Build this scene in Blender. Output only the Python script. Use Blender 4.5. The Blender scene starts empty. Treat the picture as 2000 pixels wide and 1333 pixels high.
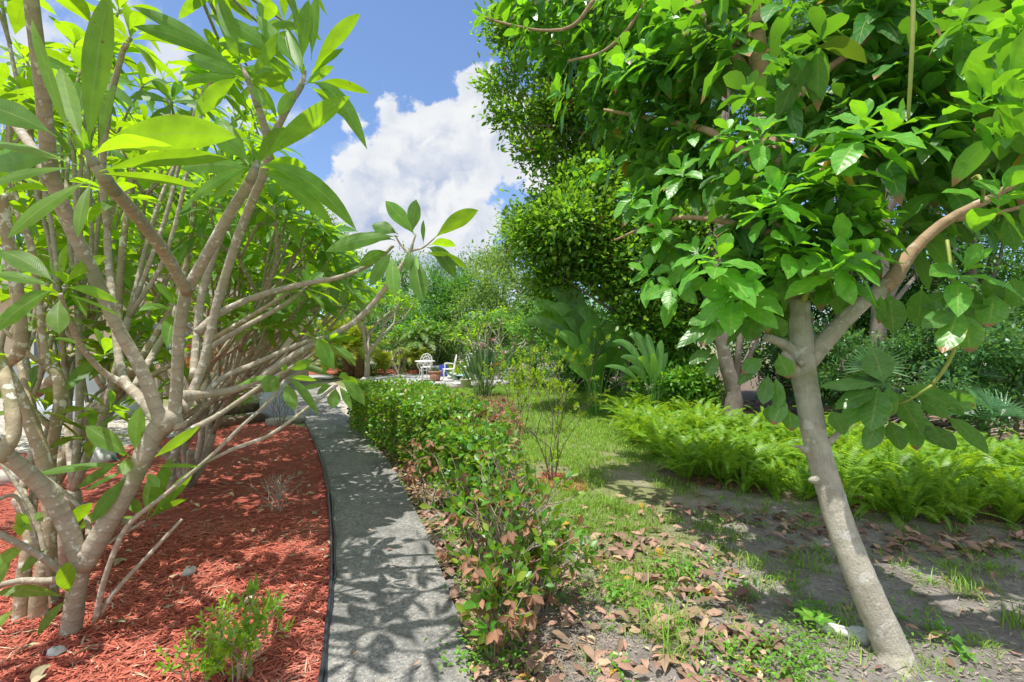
import bpy, math
import numpy as np
from mathutils import Vector
R = np.random.default_rng(11)
F, CX, CY, EYE = 944.0, 1000.0, 666.5, 1.6
SC = bpy.context.scene
COL = SC.collection

def P(px, py, Y):
    return np.array([(px - CX) / F * Y, Y, EYE - (py - CY) / F * Y])
def G(px, py, z=0.0):
    Y = F * (EYE - z) / (py - CY)
    return np.array([(px - CX) / F * Y, Y, z])
def unit(a):
    a = np.asarray(a, float)
    return a / (np.linalg.norm(a, axis=-1, keepdims=True) + 1e-9)

# ------------------------------------------------------------------ geometry
class Geo:
    def __init__(s):
        s.v, s.q, s.uv, s.r, s.m, s.n = [], [], [], [], [], 0
    def add(s, v, q, uv=None, r=0.5, m=0):
        v = np.asarray(v, float).reshape(-1, 3); q = np.asarray(q, int).reshape(-1, 4)
        k = len(v)
        s.v.append(v); s.q.append(q + s.n)
        s.uv.append(np.zeros((k, 2)) if uv is None else np.asarray(uv, float).reshape(-1, 2))
        s.r.append(np.broadcast_to(np.asarray(r, float), (k,)).copy())
        s.m.append(np.full(len(q), m, int)); s.n += k
        return s
    def merge(s, o, loc=(0, 0, 0), rz=0.0, sc=1.0, m=0):
        c, t = math.cos(rz), math.sin(rz)
        M = np.array([[c, -t, 0], [t, c, 0], [0, 0, 1]])
        for i in range(len(o.v)):
            s.v.append((o.v[i] * sc) @ M.T + np.asarray(loc)); s.uv.append(o.uv[i]); s.r.append(o.r[i]); s.m.append(o.m[i] + m)
        off = s.n
        for q in o.q: s.q.append(q + off)
        s.n += o.n
        return s
    def mesh(s, name, mats, smooth=True, off=(0, 0, 0)):
        me = bpy.data.meshes.new(name)
        v = np.concatenate(s.v) - np.asarray(off); q = np.concatenate(s.q)
        me.vertices.add(len(v)); me.vertices.foreach_set('co', v.astype(np.float32).ravel())
        me.loops.add(q.size); me.loops.foreach_set('vertex_index', q.astype(np.int32).ravel())
        me.polygons.add(len(q)); me.polygons.foreach_set('loop_start', (np.arange(len(q)) * 4).astype(np.int32))
        me.polygons.foreach_set('material_index', np.concatenate(s.m).astype(np.int32))
        me.polygons.foreach_set('use_smooth', np.full(len(q), smooth))
        uv = np.concatenate(s.uv)[q.ravel()]
        me.uv_layers.new(name='UVMap').data.foreach_set('uv', uv.astype(np.float32).ravel())
        a = me.attributes.new('rnd', 'FLOAT', 'POINT'); a.data.foreach_set('value', np.concatenate(s.r).astype(np.float32))
        for mt in (mats if isinstance(mats, (list, tuple)) else [mats]): me.materials.append(mt)
        me.update(calc_edges=True)
        return me
    def build(s, name, mats, parent=None, smooth=True, off=None):
        if off is None:
            off = np.array(parent['_at']) if parent is not None else np.zeros(3)
        o = bpy.data.objects.new(name, s.mesh(name, mats, smooth, off)); COL.objects.link(o)
        if parent is not None: o.parent = parent; o['_at'] = list(map(float, off))
        else: o['_at'] = [0.0, 0.0, 0.0]; o.location = (0, 0, 0)
        return o

def thing(name, label, cat, loc=(0, 0, 0), group=None):
    o = bpy.data.objects.new(name, None); COL.objects.link(o)
    o.empty_display_size = .1
    o.location = [float(c) for c in loc]; o['_at'] = [float(c) for c in loc]
    return tag(o, label, cat, group)
def tag(o, label=None, cat=None, group=None, kind=None):
    if label: o['label'] = label
    if cat: o['category'] = cat
    if group: o['group'] = group
    if kind: o['kind'] = kind
    return o
def solo(g, name, mats, label, cat, loc, group=None, smooth=True):
    """a thing that is one mesh, origin at its base"""
    o = bpy.data.objects.new(name, g.mesh(name, mats, smooth, loc)); COL.objects.link(o)
    o.location = [float(c) for c in loc]; o['_at'] = [float(c) for c in loc]
    return tag(o, label, cat, group)
def copy_tree(o, loc=None, rz=0.0, sc=1.0, label=None):
    c = o.copy(); COL.objects.link(c)
    if loc is not None: c.location = [float(k) for k in loc]
    c.rotation_euler = (0, 0, rz); c.scale = (sc, sc, sc)
    if label: c['label'] = label
    for ch in o.children:
        d = ch.copy(); COL.objects.link(d); d.parent = c
    return c

def smooth_path(pts, rad, per=5):
    pts = np.asarray(pts, float); rad = np.asarray(rad, float)
    if len(pts) < 3: return pts, rad
    p = np.vstack([2 * pts[0] - pts[1], pts, 2 * pts[-1] - pts[-2]])
    out, ro = [], []
    for i in range(1, len(p) - 2):
        t = np.linspace(0, 1, per, endpoint=False)[:, None]
        a, b, c, d = p[i - 1], p[i], p[i + 1], p[i + 2]
        out.append(.5 * (2 * b + (c - a) * t + (2 * a - 5 * b + 4 * c - d) * t ** 2 + (3 * b - a - 3 * c + d) * t ** 3))
        ro.append(rad[i - 1] + (rad[i] - rad[i - 1]) * t[:, 0])
    out.append(pts[-1:]); ro.append(rad[-1:])
    return np.vstack(out), np.concatenate(ro)

def tube(g, pts, rad, ns=7, m=0, r=0.5, cap=True, lump=0.0, rng=None):
    pts = np.asarray(pts, float); rad = np.broadcast_to(np.asarray(rad, float), (len(pts),)).copy()
    if cap:
        d0 = unit(pts[0] - pts[1]); d1 = unit(pts[-1] - pts[-2])
        pts = np.vstack([pts[0] + d0 * rad[0] * .05, pts, pts[-1] + d1 * rad[-1] * .35])
        rad = np.concatenate([[rad[0] * .02], rad, [rad[-1] * .08]])
        if len(pts) > 3:
            pts = np.vstack([pts[:-1], pts[-2] + d1 * rad[-2] * .22, pts[-1:]])
            rad = np.concatenate([rad[:-1], [rad[-2] * .75], rad[-1:]])
    t = np.gradient(pts, axis=0); t = unit(t)
    ref = np.array([.31, .93, .17]); 
    if abs((t @ ref)).max() > .97: ref = np.array([.9, -.1, .42])
    a = unit(np.cross(t, ref)); b = np.cross(t, a)
    th = np.arange(ns) * 2 * math.pi / ns
    rr = rad[:, None] * np.ones(ns)
    if lump and rng is not None: rr = rr * (1 + rng.normal(0, lump, rr.shape))
    v = pts[:, None] + a[:, None] * (np.cos(th)[None, :, None] * rr[..., None]) + b[:, None] * (np.sin(th)[None, :, None] * rr[..., None])
    n = len(pts); i = np.arange(n - 1)[:, None] * ns; j = np.arange(ns)[None]; k = (j + 1) % ns
    q = np.stack([i + j, i + k, i + ns + k, i + ns + j], -1)
    L = np.concatenate([[0], np.cumsum(np.linalg.norm(np.diff(pts, axis=0), axis=1))])
    uv = np.stack(np.broadcast_arrays(th[None] / (2 * math.pi), L[:, None]), -1)
    g.add(v, q, uv, r, m)

def wood(g, trace, ns=9, per=5, lump=.03, m=0, rng=R):
    """trace: list of (point, radius)"""
    p, r = smooth_path([t[0] for t in trace], [t[1] for t in trace], per)
    tube(g, p, r, ns, m, lump=lump, rng=rng, r=float(rng.random()))

def leaves(g, B, C, T, W, S, prof, nseg=6, fold=.2, r=None, m=0, across=3, wave=0.0, rng=R):
    """k leaves at once: quadratic curves B-C-T, width W, side hint S"""
    B, C, T, S = [np.atleast_2d(np.asarray(a, float)) for a in (B, C, T, S)]
    k = len(B); W = np.broadcast_to(np.asarray(W, float), (k,))
    S = np.broadcast_to(S, B.shape)
    t = np.linspace(0, 1, nseg + 1)[None, :, None]
    p = (1 - t) ** 2 * B[:, None] + 2 * t * (1 - t) * C[:, None] + t ** 2 * T[:, None]
    tan = unit(2 * (1 - t) * (C - B)[:, None] + 2 * t * (T - C)[:, None])
    sd = unit(S[:, None] - tan * (S[:, None] * tan).sum(-1, keepdims=True)); nor = np.cross(sd, tan)
    w = (np.interp(t[0, :, 0], prof[0], prof[1])[None] * W[:, None] * .5)[..., None]
    f = np.broadcast_to(np.asarray(fold, float), (k,))[:, None, None]
    lift = f
    if wave:
        ph = rng.uniform(0, 6.28, (k, 1, 1)); lift = f + wave * np.sin(t * 17 + ph); lift2 = f + wave * np.sin(t * 15 + ph * 1.7)
    else: lift2 = f
    Lf = p - sd * w + nor * w * lift; Rt = p + sd * w + nor * w * lift2
    if across == 3: v = np.stack([Lf, p, Rt], 2); us = [0, .5, 1]
    elif across == 5:
        v = np.stack([Lf, p - sd * w * .55 + nor * w * f * .75, p, p + sd * w * .55 + nor * w * f * .75, Rt], 2); us = [0, .225, .5, .775, 1]
    else: v = np.stack([Lf, Rt], 2); us = [0, 1]
    na = across; n1 = nseg + 1
    i = (np.arange(k) * n1 * na)[:, None, None]; j = (np.arange(nseg) * na)[None, :, None]; c = np.arange(na - 1)[None, None]
    q = np.stack([i + j + c, i + j + c + 1, i + j + na + c + 1, i + j + na + c], -1)
    uv = np.empty((k, n1, na, 2)); uv[..., 0] = np.array(us)[None, None]; uv[..., 1] = t[0, :, 0][None, :, None]
    if r is None: r = rng.random(k)
    rr = np.broadcast_to(np.broadcast_to(np.asarray(r, float), (k,))[:, None, None], (k, n1, na)).ravel()
    g.add(v, q, uv, rr, m)

def box(g, c, s, rz=0.0, m=0, r=.5, bev=0.0):
    """box centre c, size s; bev>0 insets top and bottom rims"""
    x, y, z = np.asarray(s, float) / 2
    rings = [(x - bev, y - bev, -z), (x, y, -z + bev), (x, y, z - bev), (x - bev, y - bev, z)] if bev else [(x, y, -z), (x, y, z)]
    v = []
    for a, b, h in rings: v += [(-a, -b, h), (a, -b, h), (a, b, h), (-a, b, h)]
    q = []
    for k in range(len(rings) - 1):
        for j in range(4): q.append((k * 4 + j, k * 4 + (j + 1) % 4, k * 4 + 4 + (j + 1) % 4, k * 4 + 4 + j))
    n = (len(rings) - 1) * 4
    q += [(3, 2, 1, 0), (n, n + 1, n + 2, n + 3)]
    co, si = math.cos(rz), math.sin(rz)
    v = np.array(v) @ np.array([[co, si, 0], [-si, co, 0], [0, 0, 1]]) + np.asarray(c)
    g.add(v, q, None, r, m)

def lathe(g, c, prof, ns=24, m=0, r=.5):
    th = np.arange(ns) * 2 * math.pi / ns
    pr = np.array([(max(a, .0008), b) for a, b in prof])
    v = np.stack([np.cos(th)[None] * pr[:, :1], np.sin(th)[None] * pr[:, :1], np.broadcast_to(pr[:, 1:2], (len(pr), ns))], -1) + np.asarray(c)
    i = np.arange(len(pr) - 1)[:, None] * ns; j = np.arange(ns)[None]; k = (j + 1) % ns
    g.add(v, np.stack([i + j, i + k, i + ns + k, i + ns + j], -1), None, r, m)

def sheet(name, poly, z, mat, kind='structure', thick=0.0):
    import bmesh
    bm = bmesh.new()
    vs = [bm.verts.new((float(p[0]), float(p[1]), z)) for p in poly]
    f = bm.faces.new(vs)
    f.normal_update()
    if f.normal.z < 0: f.normal_flip()
    if thick:
        ex = bmesh.ops.extrude_face_region(bm, geom=[f])
        bmesh.ops.translate(bm, verts=[e for e in ex['geom'] if isinstance(e, bmesh.types.BMVert)], vec=(0, 0, -thick))
        bmesh.ops.recalc_face_normals(bm, faces=bm.faces)
    me = bpy.data.meshes.new(name); bm.to_mesh(me); bm.free(); me.materials.append(mat)
    o = bpy.data.objects.new(name, me); COL.objects.link(o); o['kind'] = kind
    return o

def inside(poly, x, y):
    poly = np.asarray(poly)[:, :2]; r = np.zeros(len(x), bool); j = len(poly) - 1
    for i in range(len(poly)):
        xi, yi, xj, yj = *poly[i], *poly[j]
        r ^= ((yi > y) != (yj > y)) & (x < (xj - xi) * (y - yi) / (yj - yi + 1e-12) + xi); j = i
    return r
def rand_in(poly, n, rng=R, ypow=1.0):
    """random points in a ground polygon, denser nearer the camera for ypow>1"""
    poly = np.asarray(poly)[:, :2]; lo, hi = poly.min(0), poly.max(0); out = np.zeros((0, 2))
    while len(out) < n:
        x = rng.uniform(lo[0], hi[0], n * 2)
        y = lo[1] + (hi[1] - lo[1]) * rng.random(n * 2) ** ypow
        k = inside(poly, x, y); out = np.vstack([out, np.stack([x[k], y[k]], 1)])
    return out[:n]
def rdir(k, rng=R):
    return unit(rng.normal(0, 1, (k, 3)))

# ------------------------------------------------------------------ leaf outlines
PLUM = ([0, .09, .14, .28, .46, .62, .78, .90, .96, 1], [.055, .06, .16, .58, .92, 1, .82, .46, .20, .01])
AVO = ([0, .1, .17, .32, .5, .68, .84, .94, 1], [.05, .06, .35, .8, 1, .97, .66, .32, .02])
OVAL = ([0, .1, .3, .55, .8, 1], [.12, .4, .9, 1, .72, .06])
LANCE = ([0, .15, .4, .7, 1], [.3, .8, 1, .7, .03])
STRAP = ([0, .2, .6, .85, 1], [.7, .85, 1, .7, .05])
BLADE = ([0, .5, 1], [1, .75, .05])
PADDLE = ([0, .42, .48, .56, .7, .86, .95, 1], [.07, .06, .5, .88, 1, .80, .45, .04])
# ------------------------------------------------------------------ materials
def new_mat(name):
    m = bpy.data.materials.new(name); m.use_nodes = True
    nt = m.node_tree; nt.nodes.clear()
    out = nt.nodes.new('ShaderNodeOutputMaterial')
    return m, nt, out
class NB:
    def __init__(s, nt): s.nt = nt
    def n(s, t, **kw):
        d = s.nt.nodes.new(t)
        for k, v in kw.items():
            if k.startswith('_'): setattr(d, k[1:], v)
            else:
                key = int(k[1:]) if k[0] == 'i' and k[1:].isdigit() else k.replace('__', ' ')
                if hasattr(v, 'links') or isinstance(v, bpy.types.NodeSocket): s.nt.links.new(v, d.inputs[key])
                else: d.inputs[key].default_value = v
        return d
    def math(s, op, a, b=0.0, clamp=False):
        d = s.nt.nodes.new('ShaderNodeMath'); d.operation = op; d.use_clamp = clamp
        for i, v in enumerate((a, b)):
            if isinstance(v, bpy.types.NodeSocket): s.nt.links.new(v, d.inputs[i])
            else: d.inputs[i].default_value = v
        return d.outputs[0]
    def mix(s, f, a, b, bt='MIX'):
        d = s.nt.nodes.new('ShaderNodeMix'); d.data_type = 'RGBA'; d.blend_type = bt
        for i, v in ((0, f), (6, a), (7, b)):
            if isinstance(v, bpy.types.NodeSocket): s.nt.links.new(v, d.inputs[i])
            else: d.inputs[i].default_value = v if i == 0 else (*v, 1) if len(v) == 3 else v
        return d.outputs[2]
    def ramp(s, f, lo, hi, a=0.0, b=1.0):
        d = s.nt.nodes.new('ShaderNodeMapRange'); d.interpolation_type = 'SMOOTHSTEP'
        s.nt.links.new(f, d.inputs[0])
        for i, v in enumerate((lo, hi, a, b)): d.inputs[i + 1].default_value = v
        return d.outputs[0]
    def noise(s, scale, detail=4, rough=.55, vec=None, dist=0.0):
        d = s.nt.nodes.new('ShaderNodeTexNoise'); d.inputs['Scale'].default_value = scale; d.inputs['Detail'].default_value = detail
        d.inputs['Roughness'].default_value = rough; d.inputs['Distortion'].default_value = dist
        if vec is not None: s.nt.links.new(vec, d.inputs['Vector'])
        return d.outputs['Fac']
    def bump(s, h, strength=.3, dist=.01):
        d = s.nt.nodes.new('ShaderNodeBump'); d.inputs['Strength'].default_value = strength; d.inputs['Distance'].default_value = dist
        s.nt.links.new(h, d.inputs['Height']); return d.outputs[0]

def leaf_mat(name, top, under=None, trans=(.25, .5, .02), tf=.4, rough=.4, spec=.5, vein=None, veins=0, var=.35, hue2=None, spots=None, spot_at=.93, tip=None, speck=False):
    """leaf: reflecting top and paler underside, light coming through; per-leaf variation from the 'rnd' attribute"""
    m, nt, out = new_mat(name); b = NB(nt)
    under = under or tuple(c * 1.1 for c in top)
    rnd = b.n('ShaderNodeAttribute', _attribute_name='rnd').outputs['Fac']
    geo = b.n('ShaderNodeNewGeometry')
    col = b.mix(geo.outputs['Backfacing'], top, under)
    if hue2: col = b.mix(b.ramp(rnd, .35, .95), col, hue2)
    tcol = b.mix(0.0, trans, trans)
    r2 = b.math('FRACT', b.math('MULTIPLY', rnd, 7.31))
    sc = b.math('ADD', b.math('MULTIPLY', r2, 2 * var), 1 - var)
    uvn = b.n('ShaderNodeUVMap')
    sep = b.n('ShaderNodeSeparateXYZ', Vector=uvn.outputs[0])
    u, v = sep.outputs[0], sep.outputs[1]
    du = b.math('ABSOLUTE', b.math('SUBTRACT', u, .5))
    hgt = None
    if vein:
        mid = b.ramp(du, .018, .034, 1, 0)
        f = mid
        if veins:
            wv = b.math('SINE', b.math('MULTIPLY', b.math('SUBTRACT', v, b.math('MULTIPLY', du, .28)), veins * 6.283))
            line = b.math('MULTIPLY', b.ramp(wv, .8, 1), .5)
            f = b.math('MAXIMUM', mid, line); hgt = wv
        col = b.mix(b.math('MULTIPLY', f, .9), col, vein)
        tcol = b.mix(b.math('MULTIPLY', f, .45), tcol, tuple(c * .55 for c in trans))
    if spots:
        f = b.ramp(rnd, spot_at, spot_at + .01)
        col = b.mix(f, col, spots); tcol = b.mix(f, tcol, spots)
    if tip:
        f = b.math('MULTIPLY', b.ramp(v, .84, .93), b.ramp(r2, .72, .78))
        col = b.mix(f, col, tip); tcol = b.mix(f, tcol, tip)
    if speck:
        f = b.math('MULTIPLY', b.ramp(b.noise(42, 3, .5, b.n('ShaderNodeTexCoord').outputs['Object']), .69, .73), .7)
        col = b.mix(f, col, (.16, .11, .04)); tcol = b.mix(f, tcol, (.2, .14, .02))
        f = b.math('MULTIPLY', b.ramp(du, .44, .5), b.ramp(b.noise(17, 3, .6, b.n('ShaderNodeTexCoord').outputs['Object']), .5, .62))
        col = b.mix(f, col, (.30, .30, .06)); tcol = b.mix(f, tcol, (.5, .5, .05))
    no = b.noise(9, 3)
    sc = b.math('MULTIPLY', sc, b.ramp(no, .25, .75, .85, 1.15))
    vm = b.n('ShaderNodeVectorMath', _operation='SCALE', i0=col, Scale=sc).outputs[0]
    vt = b.n('ShaderNodeVectorMath', _operation='SCALE', i0=tcol, Scale=sc).outputs[0]
    p = b.n('ShaderNodeBsdfPrincipled', Base__Color=vm, Roughness=rough)
    p.inputs['Specular IOR Level'].default_value = spec
    if hgt is not None:
        nt.links.new(b.bump(hgt, .12, .004), p.inputs['Normal'])
    tr = b.n('ShaderNodeBsdfTranslucent', Color=vt)
    mx = b.n('ShaderNodeMixShader', i0=tf, i1=p.outputs[0], i2=tr.outputs[0])
    nt.links.new(mx.outputs[0], out.inputs[0])
    return m

def plain(name, col, rough=.6, var=0.0, scale=20, col2=None, bump=0.0, bscale=60, spec=.4, metal=0.0, rnd=0.0):
    m, nt, out = new_mat(name); b = NB(nt)
    tc = b.n('ShaderNodeTexCoord').outputs['Object']
    c = b.mix(0.0, col, col)
    if col2 is not None: c = b.mix(b.ramp(b.noise(scale, 6, .6, tc), .35, .68), col, col2)
    if rnd:
        at = b.n('ShaderNodeAttribute', _attribute_name='rnd').outputs['Fac']
        c = b.n('ShaderNodeVectorMath', _operation='SCALE', i0=c, Scale=b.math('ADD', b.math('MULTIPLY', at, 2 * rnd), 1 - rnd)).outputs[0]
    p = b.n('ShaderNodeBsdfPrincipled', Base__Color=c, Roughness=rough, Metallic=metal)
    p.inputs['Specular IOR Level'].default_value = spec
    if bump: nt.links.new(b.bump(b.noise(bscale, 6, .65, tc), bump, .01), p.inputs['Normal'])
    nt.links.new(p.outputs[0], out.inputs[0])
    return m

def bark_mat(name, a, c2, patch=None, ps=(.55, .62), pscale=14, rings=0.0, bump=.5, green=None, fib=0):
    m, nt, out = new_mat(name); b = NB(nt)
    tc = b.n('ShaderNodeTexCoord').outputs['Object']
    uvn = b.n('ShaderNodeUVMap').outputs[0]; sp = b.n('ShaderNodeSeparateXYZ', Vector=uvn)
    c = b.mix(b.ramp(b.noise(7, 6, .65, tc), .3, .7), a, c2)
    fine = b.noise(70, 5, .7, tc)
    h = fine
    if green: c = b.mix(b.ramp(b.noise(3, 4, .6, tc), .5, .75), c, green)
    if rings:
        w = b.math('SINE', b.math('ADD', b.math('MULTIPLY', sp.outputs[1], rings), b.math('MULTIPLY', b.noise(9, 3, .5, tc), 9)))
        c = b.mix(b.math('MULTIPLY', b.ramp(w, .7, 1), .5), c, tuple(k * .62 for k in a))
        h = b.math('ADD', fine, b.math('MULTIPLY', w, .22))
    if fib:
        mp = b.n('ShaderNodeCombineXYZ', X=b.math('MULTIPLY', sp.outputs[0], 40), Y=b.math('MULTIPLY', sp.outputs[1], fib))
        nf = b.noise(1, 5, .7, mp.outputs[0], .6)
        c = b.mix(b.math('MULTIPLY', b.ramp(nf, .52, .75), .7), c, tuple(k * .5 for k in c2)); h = b.math('ADD', fine, nf)
    if patch:
        f = b.ramp(b.noise(pscale, 5, .6, tc), *ps)
        c = b.mix(f, c, patch)
    c = b.mix(b.math('MULTIPLY', b.ramp(fine, .45, .8), .35), c, tuple(k * .5 for k in a))
    p = b.n('ShaderNodeBsdfPrincipled', Base__Color=c, Roughness=.8)
    p.inputs['Specular IOR Level'].default_value = .25
    nt.links.new(b.bump(h, bump, .01), p.inputs['Normal'])
    nt.links.new(p.outputs[0], out.inputs[0])
    return m

M = {}
M['plum_leaf'] = leaf_mat('plumeria_leaf', (.085, .27, .05), (.14, .34, .07), (.40, .67, .007), .58, .40, .35, (.42, .56, .20), 26, .25, speck=True)
M['plum_far'] = leaf_mat('plumeria_leaf_far', (.09, .27, .055), (.15, .32, .08), (.40, .67, .010), .57, .42, .35, (.22, .36, .11), 0, .3)
M['plum_bark'] = bark_mat('plumeria_bark', (.47, .40, .315), (.37, .335, .26), (.64, .64, .58), (.58, .64), 24, 95, .7, (.24, .27, .15))
M['plum_old'] = bark_mat('plumeria_old_bark', (.47, .38, .26), (.36, .30, .20), (.70, .70, .62), (.55, .60), 20, 60, .6, (.20, .20, .10))
M['plum_green'] = bark_mat('plumeria_green_bark', (.25, .27, .17), (.32, .31, .22), (.5, .5, .42), (.64, .7), 20, 120, .3, (.18, .24, .10))
M['avo_leaf'] = leaf_mat('avocado_leaf', (.048, .19, .036), (.10, .25, .06), (.23, .55, .018), .38, .33, .5, (.30, .40, .12), 9, .3, None, (.55, .36, .02), .987, (.33, .17, .10), speck=True)
M['avo_young'] = leaf_mat('avocado_young_leaf', (.11, .37, .04), (.15, .40, .07), (.32, .70, .016), .44, .36, .5, (.36, .50, .12), 9, .2)
M['avo_bark'] = bark_mat('avocado_bark', (.56, .52, .44), (.44, .41, .335), (.62, .60, .55), (.57, .64), 11, 30, .9, (.25, .26, .12), 14)
M['avo_limb'] = bark_mat('avocado_limb_bark', (.42, .28, .18), (.34, .24, .15), (.5, .44, .35), (.6, .68), 12, 60, .5)
M['avo_shoot'] = plain('avocado_green_shoot', (.22, .30, .05), .5, 0, 30, (.32, .34, .08))
M['dark_bark'] = bark_mat('grey_bark', (.30, .26, .22), (.20, .17, .14), (.44, .42, .38), (.6, .7), 9, 0, .8, None, 8)
M['oak_leaf'] = leaf_mat('oak_leaf', (.07, .215, .03), (.10, .24, .045), (.28, .54, .02), .46, .42, .4, None, 0, .45, (.23, .31, .04))
M['oak_seed'] = leaf_mat('brown_seed', (.30, .17, .06), None, (.4, .2, .05), .3, .6, .2, None, 0, .4)
M['wood_leaf'] = leaf_mat('woodland_leaf', (.05, .185, .038), (.075, .20, .05), (.2, .46, .03), .44, .42, .45, None, 0, .45, (.12, .25, .04))
M['shade_leaf'] = leaf_mat('understory_leaf', (.065, .18, .06), (.09, .19, .065), (.20, .42, .06), .42, .30, .5, None, 0, .4)
M['far_leaf'] = leaf_mat('far_leaf', (.13, .25, .07), (.15, .26, .08), (.34, .52, .06), .44, .5, .3, None, 0, .4, (.21, .30, .06))
M['haze_blue_leaf'] = leaf_mat('hazed_casuarina_leaf', (.19, .32, .24), (.20, .33, .25), (.32, .48, .32), .4, .55, .25, None, 0, .3)  # distance haze painted into the leaf colour
M['hedge_leaf'] = leaf_mat('hedge_leaf', (.07, .24, .026), (.12, .28, .055), (.34, .60, .014), .38, .38, .5, (.22, .38, .08), 0, .35, (.23, .29, .03), (.34, .20, .07), .95)
M['brown_leaf'] = leaf_mat('withered_leaf', (.29, .145, .085), (.36, .23, .16), (.42, .2, .07), .25, .6, .3, (.42, .24, .14), 0, .4)
M['litter'] = leaf_mat('fallen_leaf', (.30, .175, .135), (.38, .275, .23), (.3, .15, .07), .12, .65, .25, (.40, .27, .20), 8, .45, (.36, .25, .16), (.55, .33, .05), .975)
M['litter_pale'] = leaf_mat('pale_fallen_leaf', (.45, .38, .24), (.5, .45, .33), (.4, .3, .1), .12, .7, .2, None, 0, .35)
M['fern'] = leaf_mat('fern_frond', (.18, .35, .033), (.21, .37, .06), (.46, .69, .03), .44, .42, .4, None, 0, .3, (.22, .40, .03))
M['grass'] = leaf_mat('grass_blade', (.17, .34, .045), None, (.38, .60, .03), .36, .45, .3, None, 0, .4, (.30, .40, .09))
M['weed'] = leaf_mat('weed_leaf', (.12, .32, .05), None, (.36, .62, .03), .4, .4, .4, None, 0, .3, (.20, .40, .05))
M['banana'] = leaf_mat('broad_blade', (.075, .25, .045), (.13, .31, .08), (.34, .64, .03), .42, .36, .4, (.26, .42, .12), 30, .3)
M['strel'] = leaf_mat('strelitzia_blade', (.095, .20, .10), (.13, .23, .12), (.22, .38, .08), .25, .35, .5, (.16, .26, .12), 0, .35)
M['flax'] = leaf_mat('flax_blade', (.12, .22, .13), None, (.2, .33, .12), .3, .45, .4, None, 0, .35)
M['iris'] = leaf_mat('iris_blade', (.14, .28, .11), None, (.28, .46, .09), .35, .4, .4, None, 0, .35)
M['palm'] = leaf_mat('palm_leaflet', (.20, .36, .10), None, (.30, .46, .06), .35, .42, .4, None, 0, .35, (.22, .32, .07))
M['palmy'] = leaf_mat('yellow_palm_leaflet', (.24, .32, .035), None, (.50, .60, .03), .4, .45, .4, None, 0, .4, (.36, .36, .03))
M['lime'] = leaf_mat('lime_leaf', (.28, .44, .03), None, (.52, .74, .02), .45, .42, .4, None, 0, .3, (.32, .42, .04))
M['azalea'] = leaf_mat('azalea_leaf', (.20, .42, .04), (.24, .42, .08), (.46, .68, .02), .42, .35, .5, (.32, .5, .1), 0, .25)
M['croton'] = leaf_mat('croton_leaf', (.50, .10, .03), None, (.7, .25, .02), .4, .35, .5, None, 0, .4, (.65, .42, .03))
M['twig'] = plain('twig', (.27, .21, .16), .85, 0, 30, (.38, .33, .28), .4)
M['twig_dark'] = plain('dark_twig', (.16, .12, .09), .85, 0, 30, (.24, .20, .17), .4)
M['twig_pale'] = plain('pale_twig', (.48, .42, .34), .85, 0, 30, (.36, .30, .24), .4)
M['palm_trunk'] = bark_mat('palm_trunk', (.30, .19, .11), (.17, .10, .06), None, rings=70, bump=1.0)
M['white_iron'] = plain('white_painted_iron', (.80, .80, .78), .45, 0, 40, (.70, .70, .68))
M['terracotta'] = plain('terracotta', (.33, .15, .095), .8, 0, 14, (.42, .24, .17), .2)
M['blue_glaze'] = plain('blue_glaze', (.035, .05, .40), .15, 0, 25, (.05, .08, .48), .15, 90, .6)
M['cream'] = plain('cream_plastic', (.66, .62, .52), .5, 0, 8, (.58, .54, .44))
M['black_plastic'] = plain('black_plastic', (.022, .024, .03), .35)
M['edging'] = plain('black_edging', (.03, .034, .045), .28, spec=.6)
M['cart'] = plain('blue_grey_plastic', (.44, .49, .60), .5, 0, 6, (.40, .45, .55))
M['cart_arm'] = plain('grey_plastic', (.36, .38, .42), .5)
M['bin'] = plain('pale_grey_plastic', (.56, .62, .68), .5, 0, 4, (.50, .56, .63))
M['hose'] = plain('green_hose', (.015, .17, .11), .4)
M['concrete'] = plain('concrete', (.42, .40, .36), .85, 0, 9, (.33, .31, .28), .4)
M['timber'] = plain('old_sleeper', (.20, .14, .09), .85, 0, 9, (.11, .08, .055), .6)
M['stone'] = plain('white_stone', (.62, .62, .58), .8, 0, 12, (.48, .49, .46), .6, 25)
M['stucco'] = plain('beige_stucco', (.62, .50, .38), .9, 0, 5, (.58, .46, .35), .3, 90)
M['white_trim'] = plain('white_trim', (.78, .78, .76), .6)
M['shingle'] = plain('roof_shingle', (.22, .19, .17), .9, 0, 20, (.14, .12, .11), .6, 40)
M['glass'] = plain('window_glass', (.10, .14, .18), .06, spec=.8)
M['orange'] = plain('orange_plastic', (.62, .16, .04), .5)
M['red_cloth'] = plain('faded_red_plastic', (.50, .14, .13), .6, 0, 6, (.58, .24, .22))
M['teal'] = plain('pale_blue_cushion', (.35, .62, .68), .8, 0, 9, (.52, .72, .76))
M['flower_o'] = leaf_mat('orange_bloom', (.75, .22, .02), None, (.9, .3, .02), .4, .5, .3, None, 0, .2)
M['flower_p'] = leaf_mat('pink_bloom', (.72, .36, .44), None, (.8, .5, .5), .4, .5, .3, None, 0, .2)
M['flower_w'] = leaf_mat('white_bloom', (.8, .8, .74), None, (.8, .8, .7), .3, .5, .3, None, 0, .1)
M['bag'] = plain('white_bag', (.66, .66, .64), .6, 0, 6, (.55, .56, .55), .5, 12)

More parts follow.
